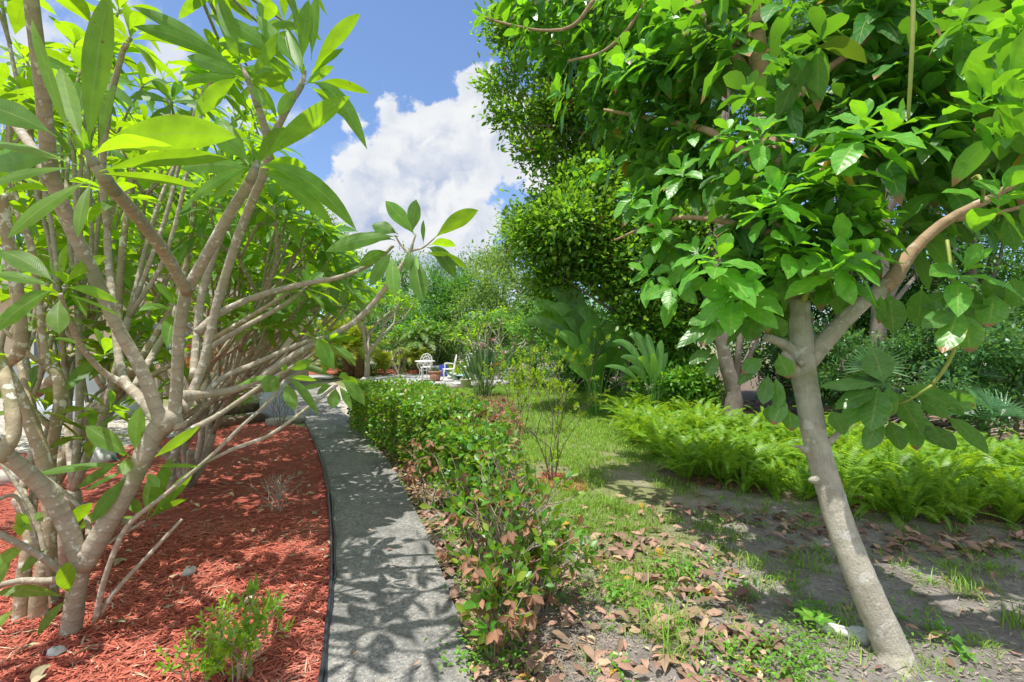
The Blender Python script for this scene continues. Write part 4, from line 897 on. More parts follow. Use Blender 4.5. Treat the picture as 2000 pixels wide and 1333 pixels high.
for tr in (((1784, -20, 2.3, .013), (1782, 80, 2.3, .013), (1778, 160, 2.32, .012), (1774, 232, 2.35, .010)), ((1822, 752, 2.45, .011), (1850, 712, 2.42, .012), (1866, 675, 2.4, .012), (1872, 640, 2.4, .011), (1862, 560, 2.45, .010), (1850, 470, 2.55, .012)),
           ((1735, 790, 2.6, .009), (1770, 784, 2.52, .008), (1822, 752, 2.45, .009)), ((1735, 790, 2.6, .009), (1728, 770, 2.6, .008)), ((1568, 590, 2.84, .02), (1580, 560, 2.8, .02), (1590, 500, 2.75, .016)), 
           ((1900, 350, 2.6, .014), (1912, 345, 2.55, .012), (1920, 370, 2.5, .012), (1918, 395, 2.6, .012))):
    g = Geo(); wood(g, T3(*tr), 9); g.build('green_shoot', M['avo_shoot'], avo)

def avo_cluster(g, tip, ax, n, L, rng, young=0, dark=1.0, nseg=8, across=5, hang=.55):
    """leaves whorled round the end of a shoot; the lower ones hang"""
    ax = unit(ax); ref = np.array([.1, .2, .97]) if abs(ax[2]) < .9 else np.array([1., .1, 0])
    u = unit(np.cross(ax, ref)); v = np.cross(ax, u)
    i = np.arange(n) / max(1, n - 1); az = np.arange(n) * 2.399 + rng.uniform(0, 6.28)
    pol = np.interp(i, [0, .3, 1], [.5, 1.15, 1.75]) + rng.normal(0, .16, n)
    d = np.cos(pol)[:, None] * ax + np.sin(pol)[:, None] * (np.cos(az)[:, None] * u + np.sin(az)[:, None] * v)
    l = L * np.interp(i, [0, .25, 1], [.55, .95, 1.05]) * rng.uniform(.8, 1.2, n)
    B = tip - ax * (i * .10 * L / .2)[:, None]
    C = B + d * (l * .5)[:, None] + np.array([0, 0, .1]) * l[:, None]
    T = B + d * l[:, None]; T[:, 2] -= hang * l * i * rng.uniform(.4, 1.3, n)
    S = np.cross(d, ax + rng.normal(0, .22, (n, 3)))
    leaves(g, B, C, T, l * rng.uniform(.42, .55, n), S, AVO, nseg, .17, None, young, across, .15, rng)
rv = np.random.default_rng(31)
depth = lambda x: float(np.interp(x, [900, 1150, 1300, 1450, 1600, 1750, 2000], [5.0, 4.6, 3.8, 2.95, 2.6, 2.45, 2.2]))
# sunlit young tips that stand out, each a cluster of its own
for (x, y, Y, n, L, ax) in ((1690, 235, 2.35, 11, .21, (-.05, -.35, .8)), (1630, 300, 2.5, 9, .19, (-.3, -.4, .7)), (1745, 250, 2.45, 9, .19, (.4, -.4, .6)), (1525, 370, 2.55, 10, .19, (0, -.4, .9)), (1480, 400, 2.6, 9, .18, (-.4, -.3, .7)), (1405, 500, 2.6, 10, .19, (-.1, -.4, .8)), (1360, 490, 2.65, 9, .18, (-.5, -.3, .6)), (1560, 470, 2.5, 8, .17, (.2, -.5, .7)),
        (1640, 480, 2.45, 11, .20, (.2, -.4, .8)), (1690, 500, 2.4, 9, .18, (.5, -.3, .6)), (1640, 520, 2.4, 8, .19, (-.2, -.6, .4)), (1450, 560, 2.6, 9, .19, (-.3, -.5, .5)), (1420, 580, 2.65, 8, .19, (-.5, -.4, .2)), (1270, 400, 2.75, 9, .19, (-.6, -.2, .3)), (1230, 370, 2.8, 9, .18, (-.5, -.2, .6)), (1290, 440, 2.75, 9, .18, (-.2, -.4, .5)),
        (1180, 315, 2.9, 11, .19, (-.6, -.1, .5)), (1130, 345, 2.9, 8, .17, (-.8, 0, .3)), (1215, 130, 2.9, 11, .20, (-.5, -.3, .6)), (1165, 140, 2.9, 9, .2, (-.8, -.1, .3)), (1260, 100, 2.9, 9, .2, (-.2, -.3, .8)), (1090, 180, 3.0, 9, .19, (-.6, -.1, .2)), (1010, 60, 3.2, 9, .19, (-.6, 0, .4)), (940, 30, 3.3, 7, .17, (-.9, 0, .2)),
        (1920, 190, 2.2, 9, .19, (.2, -.3, .8)), (1985, 160, 2.1, 8, .20, (.5, -.3, .5)), (1890, 520, 2.35, 8, .17, (0, -.5, .6)), (1960, 370, 2.3, 9, .18, (.1, -.4, .6)), (1260, 530, 2.75, 9, .18, (-.4, -.3, .4)), (1310, 560, 2.7, 8, .19, (-.4, -.4, .1)), (1330, 330, 2.8, 9, .18, (-.3, -.4, .5)), (1490, 250, 2.7, 9, .18, (-.1, -.4, .6))):
    g = Geo(); avo_cluster(g, P(x, y, depth(x) - .1 if x < 1400 else Y), ax, n + 1, L * 1.1, rv, 0, hang=.4); g.build('leaf_cluster', M['avo_young'], avo)
# shaded clusters one can tell apart
def leaf_px(Y, rows):
    """leaves traced one by one; those that spring from one place make one cluster"""
    rest = list(rows)
    while rest:
        grp = [rest.pop(0)]; grew = True
        while grew:
            near_ = [q for q in rest if any(math.hypot(q[0] - p[0], q[1] - p[1]) < 34 for p in grp)]; grew = bool(near_); grp += near_; rest = [q for q in rest if q not in near_]
        g = Geo()
        for bx, by, tx, ty, dz, wpx, arch, roll in grp:
            B = P(bx, by, Y); T = P(tx, ty, Y + dz); Cc = (B + T) / 2 + np.array([0, -.01, arch / F * Y])
            ax = unit(T - B); view = unit((B + T) / 2 - np.array([0, 0, EYE])); S = np.cross(ax, view); S = unit(S * math.cos(roll) + np.cross(ax, S) * math.sin(roll))
            leaves(g, B, Cc, T, wpx / F * Y * view[1] / max(.5, abs(math.cos(roll))), S, AVO, 14, .12, rv.random() * .9, 0, 5, .15)
        g.build('leaf_cluster', M['avo_leaf'], avo)
leaf_px(2.56, [(1726, 752, 1704, 682, .05, 66, 4, .2), (1722, 752, 1602, 756, .02, 28, 8, .5), (1716, 762, 1632, 800, -.02, 40, 14, .6), (1714, 758, 1700, 842, -.1, 66, 8, .3), (1734, 752, 1736, 816, -.1, 36, 2, .4), (1748, 752, 1884, 812, .0, 44, 20, .5), (1790, 778, 1850, 818, -.06, 40, 8, .4), (1740, 762, 1800, 850, -.06, 50, 12, .4), (1845, 800, 1906, 793, .0, 26, 4, .5), (1845, 812, 1930, 888, -.05, 38, 14, .3), (1720, 812, 1690, 880, .0, 44, 4, .3), (1735, 820, 1760, 880, .02, 44, 4, .4), (1770, 808, 1830, 870, .05, 44, 6, .4), (1800, 830, 1865, 880, .06, 50, 6, .3), (1622, 800, 1648, 850, .05, 40, 4, .3), (1775, 820, 1790, 880, .1, 40, 4, .3), (1835, 760, 1905, 800, .1, 36, 14, .5), (1705, 780, 1640, 830, .06, 44, 6, .4)])
leaf_px(2.4, [(1868, 610, 1800, 640, -.05, 44, 8, .3), (1875, 600, 1840, 690, -.1, 58, 4, .3), (1880, 610, 1895, 690, -.02, 62, 4, .2), (1862, 575, 1800, 600, .05, 46, 6, .4), (1890, 590, 1935, 640, .05, 56, 6, .3), (1735, 570, 1745, 650, .1, 60, 0, .15), (1720, 575, 1716, 632, .12, 26, 0, .5), (1800, 560, 1790, 640, .15, 60, 0, .3), (1940, 570, 1930, 640, -.05, 66, 0, .2), (1975, 540, 1990, 600, -.1, 60, 0, .3), (1905, 560, 1880, 620, .1, 56, 4, .3), (1960, 420, 1985, 490, -.1, 44, 6, .3), (1990, 400, 2030, 460, -.1, 44, 6, .3), (1920, 540, 1950, 600, 0, 44, 4, .3)])
leaf_px(2.72, [(1395, 620, 1345, 634, -.03, 24, 6, .5), (1400, 622, 1322, 680, -.05, 26, 8, .4), (1395, 628, 1372, 676, -.05, 34, 2, .2), (1400, 625, 1400, 660, -.05, 30, 0, .2), (1392, 682, 1346, 712, -.05, 26, 6, .4), (1398, 690, 1382, 738, -.05, 26, 2, .3), (1470, 620, 1462, 668, -.05, 38, 2, .2), (1480, 600, 1500, 650, 0, 34, 0, .3), (1490, 700, 1450, 730, .0, 34, 6, .3), (1485, 705, 1440, 752, .0, 24, 4, .4), (1500, 730, 1490, 790, -.05, 34, 0, .2), (1515, 735, 1520, 800, -.03, 30, 0, .3), (1530, 770, 1510, 830, -.05, 36, 0, .2), (1540, 800, 1545, 842, 0, 36, 0, .3), (1520, 690, 1540, 740, 0, 40, 0, .3), (1500, 790, 1512, 830, .1, 36, 0, .3), (1505, 610, 1530, 660, .05, 36, 0, .4)])
# the rest of the crown
poly_av = [(940, -40), (930, 60), (1000, 130), (1070, 210), (1120, 300), (1110, 360), (1180, 430), (1230, 500), (1260, 560), (1330, 600), (1380, 640), (1440, 640), (1510, 600), (1600, 560), (1700, 540), (1760, 500), (1880, 470), (1900, 560), (2060, 600), (2200, 400), (2300, -100), (2200, -900), (1200, -900), (950, -300)]
poly_v = [(1000, -40), (1000, 60), (1080, 120), (1150, 200), (1200, 300), (1200, 360), (1240, 430), (1280, 500), (1310, 560), (1330, 600), (1380, 640), (1440, 640), (1510, 600), (1600, 550), (1700, 530), (1760, 490), (1880, 450), (1900, 540), (2060, 580), (2060, -40)]
poly_l = [(980, -40), (985, 50), (1050, 110), (1130, 180), (1180, 300), (1230, 400), (1300, 520), (1420, 600), (1500, 540), (1420, 300), (1300, -40)]
poly_u = [(960, -40), (2060, -40), (2060, 600), (2200, 400), (2300, -100), (2200, -900), (1200, -900), (950, -300)]
pts = np.vstack([rand_in(poly_v, 440, rv), rand_in(poly_l, 270, rv), rand_in(poly_u, 36, rv)])
gd = [Geo() for _ in range(6)]; ck = 0
gaps = [(*G(x, y)[:2], r) for x, y, r in ((1770, 1120, .36), (1850, 1165, .34), (1560, 1165, .32), (1500, 1150, .28), (1880, 1230, .28), (1700, 1085, .28), (1950, 1100, .3), (1430, 1090, .45), (1640, 1290, .22), (1340, 1015, .55), (1250, 960, .62), (1440, 1040, .42), (1180, 900, .5), (1600, 1060, .26), (1480, 1240, .24), (1990, 1180, .26), (1560, 1250, .22))]   # where the sun comes through
for (x, y) in pts:
    Y = depth(x) + rv.uniform(.05, .6 if y > 350 else 1.2)
    lx = np.interp(x, [1600, 1738, 1785, 1862, 1940], [676, 552, 488, 424, 384])
    if x > 1590 and -110 < y - lx < 60: Y += .7
    if x > 1590 and y - lx > 60: continue
    c = P(x, y, Y)
    if x > 1500 and y < 420 and rv.random() < .12: continue
    sx_, sy_ = c[0] - SUN[0] / SUN[2] * c[2], c[1] - SUN[1] / SUN[2] * c[2]
    if any((sx_ - p[0]) ** 2 + (sy_ - p[1]) ** 2 < (p[2] * .78) ** 2 for p in gaps): continue
    dx = np.array([(x - 1550) / 700 + rv.normal(0, .25), rv.normal(-.15, .3), .75])
    avo_cluster(gd[ck % 6], c, dx, int(rv.integers(8, 12)), rv.uniform(.15, .24), rv, 1 if rv.random() < .22 else 0, nseg=6, across=3, hang=.75); ck += 1
for (x, y) in rand_in([(1560, -30), (2040, -30), (2040, 330), (1940, 340), (1800, 400), (1640, 330)], 70, rv):      # older leaves hanging in the shade
    avo_cluster(gd[ck % 6], P(x, y, depth(x) + rv.uniform(.5, 1.5)), np.array([rv.normal(.1, .3), rv.normal(-.2, .3), .6]), int(rv.integers(8, 12)), rv.uniform(.22, .28), rv, 0, nseg=7, across=3, hang=1.15); ck += 1
for q in gd: q.build('crown', [M['avo_leaf'], M['avo_young']], avo)
# ------------------------------------------------------------------ hedge and small shrubs
def shell_leaves(g, line, h0, n, L, rng, m=0, wob=.10, deep=.16, top=.5, sides=(1, 1), low=.05, dens=None):
    """line: rows (x_left, x_right, y, height); leaves on the outside of the clipped body"""
    line = np.asarray(line); ys = line[:, 2]
    lo, hi = ys.min(), ys.max()
    o = np.argsort(ys); k = rng.random(n); y = lo + (hi - lo) * rng.random(n)
    y = np.where(k >= top + (1 - top) * .85, lo + np.abs(rng.normal(0, deep, n)), y)
    xl = np.interp(y, ys[o], line[o, 0]); xr = np.interp(y, ys[o], line[o, 1]); hh = np.interp(y, ys[o], line[o, 3])
    lump = wob * (np.sin(y * 5.1) + np.sin(y * 11.3 + 2)) * .5
    face = np.where(k < top, 0, np.where(k < top + (1 - top) * .62, 1, np.where(k < top + (1 - top) * .85, 2, 3)))
    dpt = np.abs(rng.normal(0, deep, n)); x = np.empty(n); z = np.empty(n); nor = np.zeros((n, 3))
    f = face == 0; x[f] = xl[f] + (xr - xl)[f] * rng.random(f.sum()); 
    ex = np.minimum(x - xl, xr - x) if True else 0
    z[f] = hh[f] + (lump * np.sin(x * 6 + y * 3))[f] - dpt[f] - .14 * np.exp(-np.maximum(ex[f], 0) / .10); nor[f] = [0, 0, 1]
    f = face == 1; x[f] = xl[f] + dpt[f] + (lump * .8)[f]; z[f] = low + (hh[f] - low) * rng.random(f.sum()) ** .8; nor[f] = [-1, -.25, .35]
    f = face == 2; x[f] = xr[f] - dpt[f]; z[f] = low + (hh[f] - low) * rng.random(f.sum()) ** .8; nor[f] = [1, -.2, .35]
    f = face == 3; x[f] = xl[f] + (xr - xl)[f] * rng.random(f.sum()); z[f] = low + (hh[f] - low) * rng.random(f.sum()); nor[f] = [0, -1, .35]
    d = unit(nor * .75 + rdir(n, rng)); up = unit(nor + np.array([0, 0, .8]) + rng.normal(0, .45, (n, 3)))
    B = np.stack([x, y, z], 1); l = L * rng.uniform(.65, 1.25, n); D = d * l[:, None]
    leaves(g, B, B + D * .5 + up * (l * .08)[:, None], B + D, l * rng.uniform(.55, .75, n), np.cross(d, up), OVAL, 3, .18, None, m, 3, 0, rng)
def hedge_twigs(g, line, n, rng, h=1.0, r=.006):
    line = np.asarray(line); o = np.argsort(line[:, 2])
    for _ in range(n):
        y = rng.uniform(line[:, 2].min(), line[:, 2].max()); xl = np.interp(y, line[o, 2], line[o, 0]); xr = np.interp(y, line[o, 2], line[o, 1]); hh = np.interp(y, line[o, 2], line[o, 3])
        x = rng.uniform(xl + .1, xr - .1); p = np.array([x * .6 + (xl + xr) * .2, y, 0]); q = np.array([x + rng.normal(0, .12), y + rng.normal(0, .12), hh * rng.uniform(.6, h)])
        mid = (p + q) / 2 + rng.normal(0, .04, 3); p2, r2 = smooth_path([p, mid, q], [r, r * .8, r * .4], 3); tube(g, p2, r2, 5, cap=False)
rh = np.random.default_rng(41)
# long green hedge
back = [(-3.15, -1.55, 9.4, .84), (-2.75, -1.25, 8.3, .86), (-1.95, -.62, 6.9, .86), (-1.32, -.32, 5.9, .88), (-1.02, -.25, 5.35, .88)]
hb = thing('hedge', 'long clipped green hedge running from the gravel verge along the right of the path', 'hedge', (-2, 7.3, 0), None)
g = Geo(); shell_leaves(g, back, .86, 19000, .054, rh); g.build('foliage', M['hedge_leaf'], hb)
g = Geo(); hedge_twigs(g, back, 260, rh); g.build('stems', M['twig_dark'], hb)
# withered stretch
mid = [(-.98, -.05, 5.9, .80), (-.80, .02, 5.1, .82), (-.72, .05, 4.75, .78)]
hm = thing('withered_hedge', 'half dead stretch of hedge with bare twigs and rusty brown leaves between the green parts', 'hedge', (-.4, 5.2, 0), None)
g = Geo(); shell_leaves(g, [(-1.0, .0, 6.9, .86), (-.75, .12, 5.6, .82), (-.62, .1, 4.95, .80)], .8, 1100, .05, rh, 0, .06, .10, .7); shell_leaves(g, mid, .8, 700, .06, rh, 1, .05, .14, .5); g.build('foliage', [M['brown_leaf'], M['hedge_leaf']], hm)
g = Geo(); hedge_twigs(g, [(-1.0, .0, 6.9, .86), (-.75, .1, 5.4, .83), (-.72, .05, 4.75, .8)], 420, rh, 1.05, .005); g.build('stems', M['twig'], hm)
# front green bush
fr = [(-.78, -.08, 4.75, .80), (-.66, -.02, 4.35, .84), (-.50, .0, 3.95, .80), (-.36, -.04, 3.75, .66)]
hf = thing('hedge', 'short rounded green hedge end with glossy oval leaves beside the middle of the path', 'hedge', (-.35, 4.2, 0), None)
g = Geo(); shell_leaves(g, fr, .8, 2900, .062, rh, 0, .09, .12, .42, low=.25); g.build('foliage', M['hedge_leaf'], hf)
g = Geo(); hedge_twigs(g, fr, 120, rh, 1.0, .006); g.build('stems', M['twig'], hf)

def small_shrub(name, label, cat, base, h, rng, nstem, lev, leafm, L, W, n_leaf, stemm='twig', spread=.5, r=.007, ang=(.35, .7), prof=OVAL, group=None, stem_leaf=True, wig=.1, shr=.75, droop=0.0, brown=0.0, nch=(2, 3), first=None, fold=.2, midtip=.35):
    base = np.asarray(base, float); t = thing(name, label, cat, base, group); segs, tips = [], []
    s = sum(shr ** i for i in range(lev + 1)) * .92
    for j in range(nstem):
        az = rng.uniform(0, 6.28); sp = spread * rng.uniform(.3, 1)
        grow(base + np.array([math.cos(az), math.sin(az), 0]) * .03, np.array([math.cos(az) * sp, math.sin(az) * sp, 1]), h / s * rng.uniform(.75, 1.1), r * rng.uniform(.7, 1.1), lev, rng, segs, tips, nch, ang, shr, .72, .2, wig, .8, 3)
    g = Geo()
    for pts, a, c in segs:
        p2, r2 = smooth_path(pts, np.linspace(a, c, len(pts)), 2); tube(g, p2, r2, 5, cap=False, r=float(rng.random()))
        if rng.random() < midtip: tips.append((pts[-2], unit(pts[-1] - pts[-2] + rng.normal(0, .4, 3) * np.linalg.norm(pts[-1] - pts[-2]))))
    g.build('stems', M[stemm], t)
    if n_leaf:
        g = Geo()
        for q, d in tips:
            n = int(max(2, rng.poisson(n_leaf))); i = np.arange(n) / n
            az = np.arange(n) * 2.4 + rng.uniform(0, 6); ref = np.array([.2, .3, .9]) if abs(d[2]) < .85 else np.array([1., .2, 0])
            u = unit(np.cross(d, ref)); v = np.cross(d, u); pol = .5 + .9 * i + rng.normal(0, .15, n)
            dd = np.cos(pol)[:, None] * d + np.sin(pol)[:, None] * (np.cos(az)[:, None] * u + np.sin(az)[:, None] * v); dd[:, 2] -= droop; dd = unit(dd)
            l = L * rng.uniform(.65, 1.15, n); B = q - d * (.06 * i)[:, None]
            m = 1 if rng.random() < brown else 0
            if m: dd[:, 2] -= 1.0; dd = unit(dd)
            leaves(g, B, B + dd * (l * .5)[:, None] + np.array([0, 0, .05]) * l[:, None], B + dd * l[:, None], W * l / L, np.cross(dd, d + rng.normal(0, .2, (n, 3))), prof, 3, fold if not m else .5, None, m, 3, 0, rng)
        g.build('foliage', [M[leafm], M['brown_leaf']], t)
    return t
# straggling front shrubs, half brown
for px, py, h, lab, seed, br in ((962, 1215, .74, 'straggly shrub with tall bare stems and mixed green and withered leaves at the hedge front', 1, .35), (992, 1130, .74, 'thin leggy shrub with rusty hanging leaf clusters beside the sandy soil', 2, .5), (968, 1290, .46, 'low shrub with orange brown curled leaves nearest the camera by the path edge', 3, .55), (1060, 1190, .46, 'thin shrub with fresh oval leaves and a dead bent twig in the leaf litter', 4, .25), (935, 1120, .62, 'small leafy shrub crowding the right edge of the path', 5, .15)):
    small_shrub('leggy_shrub', lab, 'shrub', G(px, py), h, np.random.default_rng(50 + seed), 11, 2, 'hedge_leaf', .064, .038, 4, 'twig', .22, .007, brown=br * .55, droop=.1, midtip=.3)
# dead cluster hanging off the hedge side
small_shrub('withered_shrub', 'bare twigs with drooping rusty leaves on the hedge side facing the path', 'shrub', (-.80, 4.55, 0), .62, np.random.default_rng(61), 4, 2, 'brown_leaf', .08, .035, 4, 'twig', .4, .007, brown=1.0)
# sapling on the lawn
small_shrub('lawn_sapling', 'feathery lime green sapling with several thin stems on the lawn right of the hedge', 'sapling', G(1078, 938), 1.42, np.random.default_rng(62), 8, 3, 'lime', .042, .015, 15, 'twig_dark', .16, .008, (.25, .7), LANCE, shr=.78, wig=.1, midtip=.7, nch=(1, 3))
small_shrub('lawn_sapling', 'slim sapling with sparse lime leaves behind the multi stemmed one on the lawn', 'sapling', G(1020, 850), 1.15, np.random.default_rng(63), 4, 3, 'lime', .045, .016, 24, 'twig_dark', .2, .008, (.25, .7), LANCE, shr=.74, midtip=.9)
# shrubs in the red mulch
small_shrub('bare_bush', 'nearly leafless grey twig bush in the sunny red mulch beside the path', 'bush', G(540, 1003), .36, np.random.default_rng(64), 9, 3, 'azalea', .02, .008, 0, 'twig_pale', .75, .006, wig=.14)
small_shrub('azalea', 'low azalea with fresh green leaf tips in the mulch at the bottom edge', 'azalea', G(455, 1335), .34, np.random.default_rng(65), 9, 2, 'azalea', .042, .017, 7, 'twig_pale', .75, .005, prof=LANCE)
small_shrub('azalea', 'smaller azalea with sparse lime leaves at the bottom edge left of its larger neighbour', 'azalea', G(385, 1345), .26, np.random.default_rng(66), 6, 2, 'azalea', .042, .017, 5, 'twig_pale', .75, .005, prof=LANCE)
small_shrub('thin_shrub', 'thin upright twig shrub with few leaves in front of the upturned cart', 'shrub', G(545, 845), .62, np.random.default_rng(67), 6, 1, 'lime', .05, .02, 2, 'twig_dark', .22, .007)
# a seedling at the foot of the avocado
g = Geo(); c = G(1592, 1232)
for a in np.arange(7) * .9:
    d = np.array([math.cos(a), math.sin(a), .35]); B = c + [0, 0, .05]
    leaves(g, B, B + d * .05 + [0, 0, .02], B + d * .10, .05, np.cross(d, [0, 0, 1.]), OVAL, 4, .15)
tube(g, [c, c + [0, 0, .06]], .003, 5)
solo(g, 'weed_seedling', M['weed'], 'single broad leaved green seedling next to the white plastic block', 'seedling', c)
# ------------------------------------------------------------------ trees and woodland
def crown_leaves(g, lobes, n, L, rng, aspect=.5, per=55, m=0, clump=.30, flat=.7, prof=LANCE, shell=.55, across=2, nseg=2, droop=.0):
    lobes = np.asarray(lobes, float); vol = lobes[:, 3] ** 2
    nc = max(1, n // per); li = rng.choice(len(lobes), nc, p=vol / vol.sum())
    d = rdir(nc, rng); rad = lobes[li, 3] * (shell + (1 - shell) * rng.random(nc)) * rng.uniform(.85, 1.12, nc)
    sq = np.array([1, 1, flat]); cc = lobes[li, :3] + d * rad[:, None] * sq
    ci = np.repeat(np.arange(nc), per); k = len(ci)
    cr = clump * rng.uniform(.6, 1.4, nc)
    off = rng.normal(0, 1, (k, 3)) * cr[ci][:, None] * np.array([.55, .55, .42])
    B = cc[ci] + off
    dr = unit(unit(off) * .8 + d[ci] * .5 + rdir(k, rng) * .8 + np.array([0, 0, -droop]))
    up = unit(np.array([0, 0, 1.]) + d[ci] * .4 + rng.normal(0, .5, (k, 3)))
    l = L * rng.uniform(.6, 1.3, k)
    tone = (rng.random(nc)[ci] * .6 + rng.random(k) * .4)
    T = B + dr * l[:, None]
    leaves(g, B, (B + T) / 2 + up * (l * .12)[:, None], T, l * aspect, np.cross(dr, up), prof, nseg, .15, tone, m, across, 0, rng)
    return cc
def forest_tree(name, label, base, trunk, lobes, n, L, mat, rng, r=.16, limbs=12, barkm='dark_bark', group=None, seeds=0, clump=.3, per=55, aspect=.5, cat='tree', shell=.55, droop=0, flat=.75, prof=LANCE):
    base = np.asarray(base, float); t = thing(name, label, cat, base, group)
    big = np.asarray(lobes, float); sp = []
    for lb in big:
        k = 5 if lb[3] > .45 else 2
        dd = rdir(k, rng); sp += [(*(lb[:3] + dd[j] * lb[3] * rng.uniform(.35, .8)), lb[3] * rng.uniform(.38, .62)) for j in range(k)]
    lobes = np.asarray(sp)
    g = Geo(); pts = [base + [0, 0, -.05]] + [np.asarray(p, float) for p in trunk]
    wood(g, [(p, r * (1 - .55 * i / len(pts)) * (1.25 if i == 0 else 1)) for i, p in enumerate(pts)], 10, 5, .05, 0, rng)
    top = pts[-1]
    for j in range(min(limbs, len(big) * 2)):
        lb = big[j % len(big)]; e = lb[:3] + rdir(1, rng)[0] * lb[3] * .5
        s = pts[min(len(pts) - 1, 1 + int(rng.integers(0, len(pts))))] if len(pts) > 2 else top
        md = (s + e) / 2 + rng.normal(0, .12, 3) * np.linalg.norm(e - s) * .5
        wood(g, [(s, r * .42), (md, r * .26), (e, r * .08)], 6, 5, .04, 0, rng)
    g.build('trunk', M[barkm], t)
    g = Geo(); cc = crown_leaves(g, lobes, n, L, rng, aspect, per, 0, clump, flat, prof, shell, droop=droop); 
    for c in cc[::6]:
        lb = lobes[np.argmin(((lobes[:, :3] - c) ** 2).sum(1))][:3]; tube(g2 := Geo(), [lb * .4 + c * .6, c], [r * .07, r * .03], 4, cap=False); g.merge(g2, m=1)
    if seeds:
        crown_leaves(g, lobes, seeds, L * .6, rng, .5, 30, 2, clump * .35, flat, prof, .9)
    g.build('crown', [M[mat], M[barkm], M['oak_seed']], t)
    return t
def LB(rows): return [(*P(x, y, Y), r) for x, y, Y, r in rows]
rt = np.random.default_rng(71)
# the big tree right of the gap of sky
forest_tree('broadleaf_tree', 'tall broadleaf tree with brown seed clusters whose ragged left edge borders the open sky', (3.0, 12.6, 0), [(2.8, 12.4, 2.2), (2.2, 12.0, 4.2), (1.8, 11.5, 6.5), (1.9, 11.2, 8.5)],
    LB([(1015, 45, 11.0, 0.75), (1005, 150, 11.0, 0.60), (1010, 235, 11.0, 0.62), (1040, 310, 11.0, 0.55), (1075, 100, 11.8, 1.20), (1085, 220, 11.9, 1.10), (1120, 300, 11.8, 1.00), (1160, 200, 12.1, 1.50), (1200, 330, 12.0, 1.40), (1150, -40, 12.0, 1.80), (1060, -160, 11.5, 1.40), (1250, 120, 12.6, 1.90), (1300, -120, 12.6, 2.20)]), 62000, .13, 'oak_leaf', rt, .11, 26, seeds=4200, clump=.34, aspect=.6, shell=.4)
forest_tree('broadleaf_tree', 'spreading tree with lower bright green boughs over the big leaved clump', (4.3, 11.0, 0), [P(1385, 740, 11), P(1350, 705, 11), P(1300, 655, 11), P(1245, 607, 11), P(1195, 588, 11), P(1130, 540, 11)],
    LB([(1075, 450, 10.7, 0.69), (1085, 530, 10.8, 0.73), (1130, 440, 10.5, 0.87), (1170, 520, 10.4, 0.91), (1200, 440, 10.5, 1.01), (1250, 540, 10.0, 0.87), (1290, 470, 10.4, 1.19), (1350, 560, 10.2, 1.01), (1330, 640, 10.0, 0.55), (1100, 400, 10.7, 0.64), (1400, 480, 10.7, 1.27), (1130, 385, 11.0, .7), (1180, 390, 11, .8), (1010, 440, 11, .3), (1035, 415, 11, .32), (1000, 480, 11, .3), (1090, 600, 10.8, .4), (1060, 470, 10.6, .4), (1240, 610, 10.3, .5), (1290, 600, 10.3, .6)]), 52000, .125, 'oak_leaf', rt, .17, 24, seeds=1500, clump=.46, aspect=.6, shell=.3, droop=.15)
forest_tree('broadleaf_tree', 'dark trunked tree rising out of the fern bed left of the avocado', (4.1, 9.0, 0), [P(1433, 770, 9), P(1418, 710, 9), P(1408, 640, 9), P(1400, 520, 9.2), P(1410, 350, 9.6), P(1420, 150, 10)],
    LB([(1400, 380, 10.5, 1.5), (1480, 250, 11, 1.8), (1350, 230, 11, 1.6), (1500, 450, 11, 1.5), (1420, 80, 11, 2.0), (1560, 120, 11.5, 2.1), (1450, -120, 11, 2.4), (1600, -150, 12, 2.5)]), 36000, .10, 'wood_leaf', rt, .15, 18, clump=.34)
